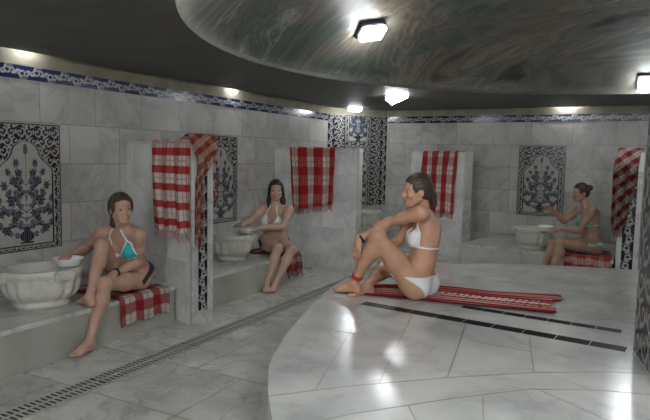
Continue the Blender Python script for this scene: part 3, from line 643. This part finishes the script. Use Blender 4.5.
# ------------------------------------------------------------------ people: bodies grown from smooth distance fields
def smin(a, b, k):
    h = np.clip(.5+.5*(b-a)/k, 0, 1); return b*(1-h)+a*h-k*h*(1-h)
class Field:
    def __init__(s, lo, hi, h):
        s.h = h; s.lo = np.array(lo, float); n = np.ceil((np.array(hi)-s.lo)/h).astype(int)+1; s.n = n
        s.ax = [(s.lo[i]+h*np.arange(n[i])).astype(np.float32) for i in range(3)]
    def new(s): return np.full(s.n, .12, np.float32)
    def win(s, c0, c1, m=.07):
        a = np.clip(np.floor((np.minimum(c0, c1)-m-s.lo)/s.h).astype(int), 0, s.n-1); b = np.clip(np.ceil((np.maximum(c0, c1)+m-s.lo)/s.h).astype(int)+1, 1, s.n)
        sl = tuple(slice(a[i], b[i]) for i in range(3))
        g = np.meshgrid(*[s.ax[i][sl[i]] for i in range(3)], indexing='ij', sparse=True); return sl, g
    def cone(s, d, a, b, ra, rb, k=.02):
        a = np.array(a, float); b = np.array(b, float); r = max(ra, rb); sl, (X, Y, Z) = s.win(np.minimum(a, b)-r, np.maximum(a, b)+r)
        e = b-a; l = e@e+1e-9; t = np.clip(((X-a[0])*e[0]+(Y-a[1])*e[1]+(Z-a[2])*e[2])/l, 0, 1)
        q = np.sqrt((X-a[0]-t*e[0])**2+(Y-a[1]-t*e[1])**2+(Z-a[2]-t*e[2])**2)-(ra+(rb-ra)*t)
        d[sl] = smin(d[sl], q.astype(np.float32), k)
    def ell(s, d, c, axes, r, k=.03, sub=False):
        c = np.array(c, float); R_ = max(r); sl, (X, Y, Z) = s.win(c-R_, c+R_); A = np.array(axes, float); p = [0, 0, 0]
        for i in range(3): p[i] = ((X-c[0])*A[i][0]+(Y-c[1])*A[i][1]+(Z-c[2])*A[i][2])
        k0 = np.sqrt(sum((p[i]/r[i])**2 for i in range(3)))+1e-6; k1 = np.sqrt(sum((p[i]/r[i]**2)**2 for i in range(3)))+1e-6
        q = (k0*(k0-1)/k1).astype(np.float32)
        if sub: d[sl] = -smin(-d[sl], q, k)
        else: d[sl] = smin(d[sl], q, k)
    def grid(s): return np.meshgrid(*s.ax, indexing='ij', sparse=True)
    def mesh(s, d, name, mat, parent, origin):
        inside = d < 0
        if not inside.any(): return None
        idx = np.argwhere(inside); a = np.maximum(idx.min(0)-2, 0); b = np.minimum(idx.max(0)+3, s.n); d = d[a[0]:b[0], a[1]:b[1], a[2]:b[2]]; org = s.lo+a*s.h
        I = d < 0; n = np.array(d.shape)
        cs = np.zeros(n-1, np.int8)
        for i in (0, 1):
            for j in (0, 1):
                for k in (0, 1): cs += I[i:n[0]-1+i, j:n[1]-1+j, k:n[2]-1+k]
        act = (cs > 0) & (cs < 8); cid = np.full(act.shape, -1, np.int64); A = np.argwhere(act); cid[act] = np.arange(len(A))
        P = np.zeros((len(A), 3)); C = np.zeros(len(A)); corners = [(i, j, k) for i in (0, 1) for j in (0, 1) for k in (0, 1)]
        val = {c: d[A[:, 0]+c[0], A[:, 1]+c[1], A[:, 2]+c[2]].astype(float) for c in corners}
        for c in corners:
            for ax in range(3):
                if c[ax] == 0:
                    e = list(c); e[ax] = 1; e = tuple(e); v0, v1 = val[c], val[e]; m = (v0 < 0) != (v1 < 0)
                    t = np.where(m, v0/np.where(m, v0-v1, 1), 0); q = np.tile(np.array(c, float), (len(A), 1)); q[:, ax] = t
                    P += q*m[:, None]; C += m
        P = (P/np.maximum(C, 1)[:, None]+A)*s.h+org
        quads = []
        for ax in range(3):
            o1, o2 = (ax+1) % 3, (ax+2) % 3; sl0 = [slice(None)]*3; sl1 = [slice(None)]*3; sl0[ax] = slice(0, n[ax]-1); sl1[ax] = slice(1, n[ax])
            E_ = np.argwhere(I[tuple(sl0)] != I[tuple(sl1)]); E_ = E_[(E_[:, o1] > 0) & (E_[:, o2] > 0) & (E_[:, o1] < n[o1]-1) & (E_[:, o2] < n[o2]-1)]
            def cc(d1, d2):
                q = E_.copy(); q[:, o1] -= d1; q[:, o2] -= d2; return cid[q[:, 0], q[:, 1], q[:, 2]]
            Q = np.stack([cc(1, 1), cc(0, 1), cc(0, 0), cc(1, 0)], 1); fl = ~I[E_[:, 0], E_[:, 1], E_[:, 2]]
            Q[fl] = Q[fl][:, ::-1]; quads.append(Q)
        Q = np.concatenate(quads); P = P-np.array(origin)
        me = bpy.data.meshes.new(name); me.vertices.add(len(P)); me.vertices.foreach_set('co', P.astype(np.float32).ravel())
        me.loops.add(len(Q)*4); me.loops.foreach_set('vertex_index', Q.astype(np.int32).ravel())
        me.polygons.add(len(Q)); me.polygons.foreach_set('loop_start', np.arange(0, len(Q)*4, 4, dtype=np.int32)); me.polygons.foreach_set('loop_total', np.full(len(Q), 4, dtype=np.int32))
        me.update(calc_edges=True); me.validate()
        return link(name, me, mat, parent, True)

def nz(v): v = np.array(v, float); return v/np.linalg.norm(v)
def hand(fl, d, w, t, palm, thumb, sc=1.0, curl=(.35, .45, .35), spread=.10):
    """w wrist, t middle of the fingers' end, palm = direction the palm faces, thumb = +1/-1 side"""
    w = np.array(w, float); D = nz(np.array(t)-w); pn = nz(np.array(palm)-D*np.dot(palm, D)); S = np.cross(D, pn)*thumb
    kn = []
    for i, x in enumerate((.030, .010, -.010, -.028)):
        kx = w+D*(.082 if i in (1, 2) else .077)*sc+S*x*sc; kn.append(kx)
        fl.cone(d, w+S*x*.55*sc, kx, .015*sc, .0125*sc, .014)
    fl.cone(d, w-D*.02, w+D*.02, .024*sc, .022*sc, .02)
    for i, (kx, ln) in enumerate(zip(kn, (.072, .080, .075, .058))):
        p = kx; dr = nz(D+S*spread*(1.2-i*.8)); a = 0; segs = (ln*.46, ln*.31, ln*.25)
        for sg, cu, r in zip(segs, curl, (.0092, .0085, .0076)):
            a += cu; v = dr*math.cos(a)+pn*math.sin(a); q = p+v*sg*sc; fl.cone(d, p, q, r*sc, (r-.0008)*sc, .005); p = q
    b = w+D*.022*sc+S*.020*sc; m = b+(D*.62+S*.62+pn*.35)*.040*sc; e = m+nz(D*.85+S*.30+pn*.35)*.030*sc; g = e+nz(D*.95+pn*.35)*.024*sc
    fl.cone(d, b, m, .015*sc, .0115*sc, .012); fl.cone(d, m, e, .011*sc, .0095*sc, .005); fl.cone(d, e, g, .0095*sc, .008*sc, .005)

def woman(name_label, J, look, head_up, skin, hairmat, hair_kind, top_mat, bot_mat, h=.0055, trim=None, hands={}, foot_up={}, sc=1.0, bust=.058, anklet=False, band=None, spine=.02, smile=False, hipw=1.0):
    J = {k: np.array(v, float) for k, v in J.items()}
    allp = np.array(list(J.values())); fl = Field(allp.min(0)-.16, allp.max(0)+.18, h)
    org = np.array((J['P'][0], J['P'][1], min(J['hL'][2], J['hR'][2])-.09))
    root = empty('person', tuple(org)); tag(root, name_label, 'person')
    up = nz(J['N']-J['P']); side = J['sL']-J['sR']; side = nz(side-up*(side@up)); front = np.cross(side, up)   # side points to her left
    T = np.linalg.norm(J['N']-J['P']); k_ = T/.475
    hs = J['hL']-J['hR']; hs = nz(hs); hup = nz(up-hs*(up@hs)); hfr = np.cross(hs, hup)
    def tp(s_, u_, f_):      # torso coordinates; the spine bows backward in the middle
        return J['P']+side*s_+up*(u_*k_)+front*(f_-spine*math.sin(PI*min(1, max(0, u_/.475))))
    A = fl.new(); AX = (side, front, up); HX = (hs, hfr, hup)
    fl.ell(A, J['P']+hup*.035-hfr*.005, HX, (.155*hipw, .105, .105), .03)
    for s_ in (-1, 1): fl.ell(A, J['P']+hs*s_*.072-hfr*.045-hup*.012, HX, (.088*hipw, .088, .095), .03)
    fl.ell(A, tp(0, .13, .005), AX, (.127, .092, .10), .05); fl.ell(A, tp(0, .19, .0), AX, (.116, .084, .11), .05)
    fl.ell(A, tp(0, .285, .0), AX, (.130, .094, .13), .05); fl.ell(A, tp(0, .375, -.012), AX, (.140, .083, .09), .05)
    fl.ell(A, tp(0, .42, -.015), AX, (.125, .062, .05), .04)
    for s_ in (-1, 1):
        fl.ell(A, tp(s_*.068, .305, .082), AX, (bust, bust*.86, bust), .022)
        fl.cone(A, tp(0, .455, -.02), J['sL' if s_ > 0 else 'sR'], .036, .044, .05)      # trapezius to shoulder
        fl.ell(A, tp(s_*.07, .36, -.065), AX, (.05, .025, .075), .04)
    fl.cone(A, tp(-.02, .437, .035), tp(-.13, .447, .02), .011, .010, .02); fl.cone(A, tp(.02, .437, .035), tp(.13, .447, .02), .011, .010, .02)
    # neck and head
    f_ = nz(look); u_ = np.array(head_up, float); u_ = nz(u_-f_*(u_@f_)); s_ax = np.cross(u_, f_); Hc = J['H']; s_ax = np.cross(u_, f_)
    s_ax = -s_ax if False else s_ax      # her left when u x f
    HA = (s_ax, f_, u_)
    def hp(s, u, f): return Hc+(s_ax*s+u_*u+f_*f)*sc
    torsoA = A.copy()
    fl.cone(A, J['N']-up*.045-front*.012, hp(0, -.035, -.022), .050, .048, .035)
    B = fl.new()
    fl.cone(B, J['N']-up*.02, hp(0, -.03, -.022), .047, .047, .02)
    E = lambda d, c, r, k=.02, sub=False: fl.ell(d, hp(*c), HA, tuple(x*sc for x in (r[0], r[2], r[1])), k, sub)   # r = side, up, front
    E(B, (0, .022, -.012), (.072, .088, .092), .02); E(B, (0, -.030, .026), (.056, .072, .058), .025); E(B, (0, -.062, .040), (.040, .040, .042), .02)
    fl.cone(B, hp(0, -.090, .060), hp(0, -.092, .072), .017, .014, .018)
    for q in (-1, 1):
        fl.cone(B, hp(q*.052, -.055, .0), hp(q*.016, -.088, .058), .015, .015, .02)
        E(B, (q*.036, -.028, .064), (.020, .018, .016), .015)            # cheek
        E(B, (q*.031, .006, .092), (.017, .011, .012), .012, True)       # eye socket
        fl.cone(B, hp(q*.012, .026, .081), hp(q*.046, .024, .066), .0075, .006, .012)   # brow
        E(B, (q*.073, -.008, -.008), (.008, .031, .019), .006)           # ear
        E(B, (q*.077, -.006, -.004), (.004, .017, .010), .004, True)
    fl.cone(B, hp(0, .015, .082), hp(0, -.026, .104), .0075, .0110, .009)
    for q in (-1, 1): E(B, (q*.011, -.031, .093), (.008, .007, .010), .006)
    lw = .024 if smile else .019
    fl.cone(B, hp(-lw, -.055+(.004 if smile else 0), .074), hp(0, -.0525, .088), .0045, .0065, .008); fl.cone(B, hp(lw, -.055+(.004 if smile else 0), .074), hp(0, -.0525, .088), .0045, .0065, .008)
    fl.cone(B, hp(-lw*.8, -.062, .075), hp(0, -.0665, .084), .0045, .0072, .008); fl.cone(B, hp(lw*.8, -.062, .075), hp(0, -.0665, .084), .0045, .0072, .008)
    Hd = B.copy()
    body = smin(A, B, .012); gX = fl.grid()
    def dist_to(p): return np.sqrt((gX[0]-p[0])**2+(gX[1]-p[1])**2+(gX[2]-p[2])**2)
    legs = []
    for s in 'LR':
        sg = 1 if s == 'L' else -1
        # arm
        d = fl.new(); S_, E_, W_ = J['s'+s], J['e'+s], J['w'+s]; ua = nz(E_-S_); fa = nz(W_-E_)
        fl.cone(d, S_, S_+ua*.06, .045, .042, .02); fl.cone(d, S_+ua*.04, S_*.45+E_*.55, .042, .037, .03); fl.cone(d, S_*.5+E_*.5, E_, .037, .031, .03)
        fl.cone(d, E_, E_+fa*.07, .032, .036, .03); fl.cone(d, E_+fa*.06, W_, .036, .0215, .03)
        hd = hands.get(s, {}); fl_t = J['t'+s]
        hand(fl, d, W_, fl_t, hd.get('palm', (0, 0, -1)), hd.get('thumb', 1), hd.get('sc', .97), hd.get('curl', (.25, .4, .3)), hd.get('spread', .08))
        dd = dist_to(S_); k = .05*np.clip(1-(dd-.03)/.11, 0, 1)+.0035; body = smin(body, d, k.astype(np.float32))
        # leg
        d = fl.new(); H_, K_, A_, O_ = J['h'+s], J['k'+s], J['a'+s], J['o'+s]; th = nz(K_-H_); shn = nz(A_-K_)
        fl.cone(d, H_, H_*.55+K_*.45, .090*hipw, .070, .04); fl.cone(d, H_*.5+K_*.5, K_-th*.03, .072, .050, .04); bk = nz(-(th-shn)+1e-4)
        fl.ell(d, K_-nz(th*-1+shn)*.006, (nz(th), nz(np.cross(th, shn)+1e-4), nz(np.cross(nz(np.cross(th, shn)+1e-4), th))), (.048, .047, .048), .03)
        cb = nz((shn*(-th@shn)+th)) * -1.0                                # calf bulges to the back of the knee
        fl.cone(d, K_, K_+shn*.13+cb*.014, .046, .050, .04); fl.cone(d, K_+shn*.11+cb*.016, K_*.42+A_*.58, .050, .036, .04); fl.cone(d, K_*.45+A_*.55, A_, .036, .029, .03)
        # foot
        fd = nz(O_-A_); zz = foot_up.get(s, np.array((0, 0, 1.))); fh = nz(fd-zz*(fd@zz)); fs = np.cross(zz, fh); sole = A_-zz*(.062)
        heel = A_-fh*.028-zz*.036; ball = A_+fh*.105-zz*.046
        fl.cone(d, A_, heel, .030, .027, .02); fl.cone(d, A_+fh*.008, A_+fh*.075-zz*.028, .031, .025, .02); fl.cone(d, heel, ball, .024, .018, .025)
        fl.cone(d, A_+fh*.06-zz*.03, ball+fs*.024*1, .022, .017, .02); fl.cone(d, A_+fh*.06-zz*.03, ball-fs*.024, .022, .017, .02)
        big = -sg                                                        # big toe on the inner side
        for i, (x, ln, r) in enumerate(((.029, .040, .0125), (.012, .040, .0090), (-.002, .035, .0085), (-.015, .029, .008), (-.027, .022, .0078))):
            p = ball+fs*x*big+fh*.008; q = p+fh*ln+fs*(-x*.12)*big-zz*.006; fl.cone(d, p, q, r+.002, r, .006)
        fl.cone(d, A_+fs*.024, A_-fs*.024, .012, .012, .015)
        legs.append(d)
        dd = dist_to(H_); k = .055*np.clip(1-(dd-.06)/.12, 0, 1)+.0035; body = smin(body, d, k.astype(np.float32))
        if s == 'L': torsoH = smin(torsoA, d, k.astype(np.float32))
        else: torsoH = smin(torsoH, d, k.astype(np.float32))
    fl.mesh(body, 'body', skin, root, org)
    X, Y, Z = gX
    def co(p0, a): return (X-p0[0])*a[0]+(Y-p0[1])*a[1]+(Z-p0[2])*a[2]
    # bikini top
    cu = co(J['P'], up)/k_; cs_ = co(J['P'], side); cf = co(J['P'], front); acs = np.abs(cs_)
    t0 = .255; s0, s1, ap_s, ap_u = .008, .158, .070, .405
    inner = (s0+(ap_s-s0)*np.clip((cu-t0)/(ap_u-t0), 0, 1))-acs; outer = acs-(s1+(ap_s-s1)*np.clip((cu-t0)/(ap_u-t0), 0, 1)**2.0)
    tri = np.maximum(np.maximum(inner, outer), np.maximum(t0-cu, cu-ap_u)); tri = np.maximum(tri, .02-cf)
    bandr = np.maximum(np.abs(cu-(t0+.003))-.006, acs-.20)
    strap = np.maximum(np.abs(acs-(ap_s+(.034-ap_s)*np.clip((cu-ap_u)/(.50-ap_u), 0, 1)))-.0055, np.maximum(ap_u-.02-cu, np.maximum(cu-.50, -.03-cf)))
    reg = np.minimum(tri, np.minimum(bandr, strap)); neck = smin(torsoA, B, .02)
    g = np.maximum(np.maximum(body-.0055, np.minimum(torsoA, np.where(cu > .42, neck, .1))-.02), reg).astype(np.float32)
    fl.mesh(g, 'bikini_top', top_mat, root, org)
    if trim is not None:
        e = np.maximum(np.minimum(np.abs(inner+.004), np.abs(outer+.004))-.0065, np.maximum(tri-.001, -1)); e = np.minimum(e, np.minimum(bandr+.001, strap+.0))
        o = fl.mesh(np.maximum(np.maximum(body-.0085, torsoA-.022), e).astype(np.float32), 'bikini_trim', trim, root, org)
    # bikini bottom
    bu = co(J['P'], hup); bs = np.abs(co(J['P'], hs)); bf = co(J['P'], hfr)
    reg = np.maximum(bu-.062, (-.125+1.05*np.clip(bs-.035, 0, 1))-bu); reg = np.maximum(reg, bf-.115)
    fl.mesh(np.maximum(torsoH-.0060, reg).astype(np.float32), 'bikini_bottom', bot_mat, root, org)
    # hair
    hf = fl.new()
    E(hf, (0, .027, -.016), (.086, .098, .099), .02)
    if hair_kind == 'low_bun':
        E(hf, (0, -.020, -.060), (.064, .050, .045), .03); E(hf, (0, -.050, -.100), (.042, .045, .040), .012); E(hf, (0, -.095, -.112), (.030, .042, .026), .012)
    elif hair_kind == 'bun':
        E(hf, (0, .050, -.125), (.040, .040, .036), .010); E(hf, (0, -.02, -.05), (.070, .05, .05), .03)
    elif hair_kind == 'tied':
        E(hf, (.045, .01, -.01), (.045, .075, .06), .02); E(hf, (-.045, .01, -.01), (.045, .075, .06), .02); E(hf, (0, -.025, -.07), (.070, .060, .05), .03); fl.cone(hf, hp(.0, -.02, -.10), hp(-.035, -.13, -.085), .045, .026, .02); fl.cone(hf, hp(-.055, .02, .02), hp(-.066, -.05, .01), .018, .010, .015)
    elif hair_kind == 'long':
        fl.cone(hf, hp(.0, -.03, -.05), hp(0, -.15, -.065), .070, .060, .03)
        fl.cone(hf, hp(.062, .0, -.01), hp(.078, -.13, -.005), .030, .030, .02); fl.cone(hf, hp(.078, -.12, -.005), hp(.085, -.215, .035), .030, .016, .02)
        fl.cone(hf, hp(-.062, .0, -.01), hp(-.074, -.13, -.015), .030, .028, .02); fl.cone(hf, hp(-.074, -.12, -.015), hp(-.080, -.20, .01), .028, .014, .02)
    hs_ = co(Hc, s_ax)/sc; hu_ = co(Hc, u_)/sc; hf_ = co(Hc, f_)/sc
    ang = np.arctan2(hs_, hu_+.02)
    hf = hf-(.0016*np.sin(38*ang+9*hf_*6)*np.clip((hf+.05)/.05, 0, 1)).astype(np.float32)
    wd_ = .062 if hair_kind != 'long' else .052
    face = np.maximum(np.maximum(np.abs(hs_)-wd_-.15*np.clip(.02-hu_, 0, .1), .010-hf_+.10*np.clip(hu_, -1, 1)), hu_-.070+5.0*hs_**2)       # open face
    ear = np.sqrt((hu_+.012)**2+(hf_+.0)**2)-.026 if hair_kind != 'long' else np.full(hs_.shape, 1.)
    ear = np.maximum(ear, .055-np.abs(hs_)); jaw = np.maximum(np.maximum(-.0-hf_, hu_+.03), np.abs(hs_)-(.3 if hair_kind != 'long' else .05))
    hcut = np.maximum(hf, -np.minimum(np.minimum(face, jaw), ear)).astype(np.float32)
    fl.mesh(hcut, 'hair', hairmat, root, org)
    # eyes, brows, lips
    for q in (-1, 1):
        c = hp(q*.031, .003, .0700)-org; bm = bmesh.new(); bmesh.ops.create_uvsphere(bm, u_segments=16, v_segments=12, radius=.0118*sc)
        o = from_bm('eye', bm, M['eye'], root, True); o.location = tuple(c)
        bm = bmesh.new(); bmesh.ops.create_uvsphere(bm, u_segments=12, v_segments=8, radius=.0068*sc); i_ = from_bm('iris', bm, M['iris'], o, True); i_.location = tuple(f_*.0068*sc)
    for q in (-1, 1):
        bw = fl.new(); p0, p1, p2 = hp(q*.014, .027, .0895), hp(q*.034, .033, .0825), hp(q*.050, .026, .070); fl.cone(bw, p0, p1, .0040, .0036, .003); fl.cone(bw, p1, p2, .0036, .002, .003)
        fl.mesh(np.maximum(Hd-.0022, bw).astype(np.float32), 'eyebrow', M['brow'], root, org)
    lp = np.maximum(np.maximum(np.abs(hs_)-lw-.003, np.abs(hu_+.0595-(2.5*hs_**2 if smile else 0))-.0105+.25*np.abs(hs_)), .06-hf_)
    fl.mesh(np.maximum(Hd-.0012, lp).astype(np.float32), 'lips', M['lips'], root, org)
    if smile:
        lp = np.maximum(np.maximum(np.abs(hs_)-.016, np.abs(hu_+.0590-2.5*hs_**2)-.0032), .06-hf_); fl.mesh(np.maximum(Hd-.0030, lp).astype(np.float32), 'teeth', M['teeth'], root, org)
    def ring(a, b, t, r, mat, nm, n=28, tube=.005, turns=1):
        c = np.array(a)*(1-t)+np.array(b)*t; ax = nz(np.array(b)-np.array(a)); e1 = nz(np.cross(ax, (.3, .2, .9))); e2 = np.cross(ax, e1); v = []; f = []; N_ = n*turns
        for i in range(N_+(0 if turns == 1 else 1)):
            th = 2*PI*i/n; o = c+ax*(.011*(i/n-turns/2) if turns > 1 else 0); rad = e1*math.cos(th)+e2*math.sin(th)
            for k in range(6):
                ph = 2*PI*k/6; v.append(o+rad*(r+tube*math.cos(ph))+ax*(tube*math.sin(ph))*(1.8 if turns == 1 else 1)-org)
        M_ = N_ if turns == 1 else N_
        for i in range(M_):
            j = (i+1) % N_ if turns == 1 else i+1
            for k in range(6): f.append((i*6+k, j*6+k, j*6+(k+1) % 6, i*6+(k+1) % 6))
        pyd(nm, v, f, mat, root)
    if band: ring(J['w'+band], J['e'+band], .10, .029, M['black'], 'wrist_band', tube=.006)
    if anklet: ring(J['aL'], J['kL'], .16, .037, M['redband'], 'coil_band', turns=3, tube=.0035)
    return root
M['eye'] = simple('eye_white', (.30, .27, .25), .3); M['iris'] = simple('iris', (.05, .035, .025), .15)
M['brow'] = simple('brow', (.07, .04, .025), .8); M['lips'] = simple('lips', (.42, .13, .12), .4); M['teeth'] = simple('teeth', (.75, .72, .66), .3)
def skin(name, c): return simple(name, c, .48, noise=.10, nscale=9, bump=.03, bscale=120, spec=.35, sub=.12)
def hairm(name, c):
    m, nt, b = newmat(name); N = nt.nodes; L = nt.links; tc = N.new('ShaderNodeTexCoord'); mp = N.new('ShaderNodeMapping'); mp.inputs['Scale'].default_value = (60, 60, 9)
    n = N.new('ShaderNodeTexNoise'); n.inputs['Scale'].default_value = 3; n.inputs['Detail'].default_value = 4; L.new(tc.outputs['Object'], mp.inputs[0]); L.new(mp.outputs[0], n.inputs[0])
    r = N.new('ShaderNodeValToRGB'); r.color_ramp.elements[0].position = .35; r.color_ramp.elements[0].color = (*[x*.45 for x in c], 1); r.color_ramp.elements[1].position = .68; r.color_ramp.elements[1].color = (*[min(1, x*1.7) for x in c], 1)
    L.new(n.outputs[0], r.inputs[0]); L.new(r.outputs[0], b.inputs['Base Color']); b.inputs['Roughness'].default_value = .42
    bp = N.new('ShaderNodeBump'); bp.inputs['Strength'].default_value = .5; bp.inputs['Distance'].default_value = .004; L.new(n.outputs[0], bp.inputs['Height']); L.new(bp.outputs[0], b.inputs['Normal'])
    return m
FWD = np.array((-.466, .885, 0)); RGT = np.array((.885, .466, 0)); UPZ = np.array((0, 0, 1.))
white = simple('white_bikini_cloth', (.74, .75, .74), .7, bump=.1); turq = simple('turquoise_cloth', (.02, .42, .48), .6, bump=.1); darkc = simple('dark_cloth', (.03, .025, .03), .7)
maroon = simple('maroon_cloth', (.10, .02, .03), .7)
def mint_mat():
    m, nt, b = newmat('mint_patterned_cloth'); N = nt.nodes; L = nt.links; tc = N.new('ShaderNodeTexCoord'); v = N.new('ShaderNodeTexVoronoi'); v.inputs['Scale'].default_value = 26
    L.new(tc.outputs['Object'], v.inputs[0]); r = N.new('ShaderNodeValToRGB'); r.color_ramp.elements[0].position = .25; r.color_ramp.elements[0].color = (.75, .82, .72, 1)
    r.color_ramp.elements[1].position = .5; r.color_ramp.elements[1].color = (.10, .50, .36, 1); L.new(v.outputs['Distance'], r.inputs[0]); L.new(r.outputs[0], b.inputs['Base Color']); b.inputs['Roughness'].default_value = .7
    return m
mint = mint_mat()
# joints of the four bathers, in metres
W3=dict(P=(-1.337,3.932,0.559),N=(-1.303,3.946,1.034),H=(-1.332,3.873,1.201),sL=(-1.268,3.787,1.059),sR=(-1.406,4.070,1.072),eL=(-1.523,3.840,0.972),eR=(-1.511,4.034,0.821),wL=(-1.695,3.729,0.845),wR=(-1.655,3.881,0.704),tL=(-1.697,3.700,0.697),tR=(-1.733,3.763,0.655),hL=(-1.327,3.841,0.559),hR=(-1.307,4.018,0.554),kL=(-1.529,3.665,0.893),kR=(-1.692,4.205,0.582),aL=(-1.714,3.707,0.540),aR=(-1.658,3.813,0.509),oL=(-1.864,3.678,0.477),oR=(-1.758,3.686,0.480))
W1=dict(P=(-3.593,3.479,0.446),N=(-3.474,3.240,0.857),H=(-3.381,3.169,1.009),sL=(-3.313,3.272,0.806),sR=(-3.634,3.212,0.799),eL=(-3.427,3.390,0.572),eR=(-3.873,3.257,0.648),wL=(-3.440,3.148,0.514),wR=(-3.774,3.029,0.635),tL=(-3.433,2.998,0.472),tR=(-3.707,2.889,0.646),hL=(-3.500,3.477,0.414),hR=(-3.676,3.430,0.431),kL=(-3.419,3.037,0.455),kR=(-3.537,3.123,0.724),aL=(-3.374,2.856,0.078),aR=(-3.428,2.911,0.385),oL=(-3.355,2.694,0.022),oR=(-3.576,2.957,0.313))
W2=dict(P=(-3.661,5.710,0.424),N=(-3.556,5.548,0.856),H=(-3.551,5.564,1.041),sL=(-3.401,5.598,0.834),sR=(-3.716,5.582,0.842),eL=(-3.340,5.385,0.672),eR=(-3.732,5.345,0.703),wL=(-3.533,5.243,0.651),wR=(-3.683,5.111,0.684),tL=(-3.670,5.183,0.635),tR=(-3.825,5.161,0.681),hL=(-3.576,5.741,0.411),hR=(-3.728,5.648,0.413),kL=(-3.265,5.444,0.406),kR=(-3.395,5.375,0.423),aL=(-3.334,5.229,0.075),aR=(-3.408,5.184,0.072),oL=(-3.279,5.083,0.022),oR=(-3.330,5.048,0.020))
W4=dict(P=(-0.455,7.779,0.409),N=(-0.529,7.746,0.877),H=(-0.605,7.748,1.047),sL=(-0.458,7.600,0.853),sR=(-0.631,7.863,0.823),eL=(-0.571,7.572,0.603),eR=(-0.761,7.652,0.703),wL=(-0.768,7.437,0.626),wR=(-0.901,7.523,0.849),tL=(-0.904,7.376,0.622),tR=(-0.967,7.405,0.913),hL=(-0.437,7.689,0.405),hR=(-0.510,7.852,0.405),kL=(-0.780,7.436,0.462),kR=(-0.882,7.636,0.412),aL=(-0.824,7.312,0.083),aR=(-0.944,7.419,0.081),oL=(-0.978,7.312,0.025),oR=(-1.099,7.419,0.025))
woman('woman in white bikini sitting on the platform, knees raised, one arm over her knee', W3, -RGT*.97-FWD*.18-UPZ*.12, (.05, 0, 1), skin('skin_warm', (.54, .295, .19)), hairm('brown_hair', (.050, .030, .019)), 'low_bun', white, white,
      h=.005, hands={'L': dict(palm=tuple(RGT*.6+FWD*.6), thumb=-1, curl=(.15, .35, .3)), 'R': dict(palm=tuple(RGT*.3-FWD), thumb=1, curl=(.5, .6, .4))}, band='L', anklet=True, spine=.035, bust=.055)
woman('smiling woman in turquoise bikini top sitting by the largest basin, one foot on the bench', W1, RGT*.62-FWD*.78-UPZ*.05, (-.02, -.05, 1), skin('skin_rose', (.49, .295, .22)), hairm('dark_brown_hair', (.055, .032, .020)), 'tied', turq, darkc,
      h=.005, trim=white, hands={'L': dict(palm=(0, .2, -1), thumb=1, curl=(.3, .4, .3)), 'R': dict(palm=(0, -.2, -1), thumb=-1, curl=(.4, .6, .4))}, band='L', spine=.02, smile=True)
woman('dark-haired woman in white bikini top sitting on the bench with hands over a basin', W2, -FWD*.97+RGT*.10-UPZ*.10, (0, 0, 1), skin('skin_fair', (.52, .33, .255)), hairm('black_hair', (.018, .013, .011)), 'long', white, maroon,
      h=.006, hands={'L': dict(palm=tuple(-RGT*.4+UPZ*-1), thumb=1, curl=(.3, .5, .4)), 'R': dict(palm=tuple(-UPZ+RGT*.3), thumb=-1, curl=(.3, .4, .4))}, spine=.015)
woman('woman in mint green bikini sitting by the back wall, one hand raised over her basin', W4, -RGT*.96-FWD*.15-UPZ*.08, (0, 0, 1), skin('skin_tan', (.40, .235, .17)), hairm('dark_hair', (.028, .02, .017)), 'bun', mint, mint,
      h=.006, hands={'L': dict(palm=(0, 0, -1), thumb=1, curl=(.4, .5, .4)), 'R': dict(palm=tuple(-FWD*.4-UPZ), thumb=-1, curl=(.2, .3, .3))}, spine=.03)
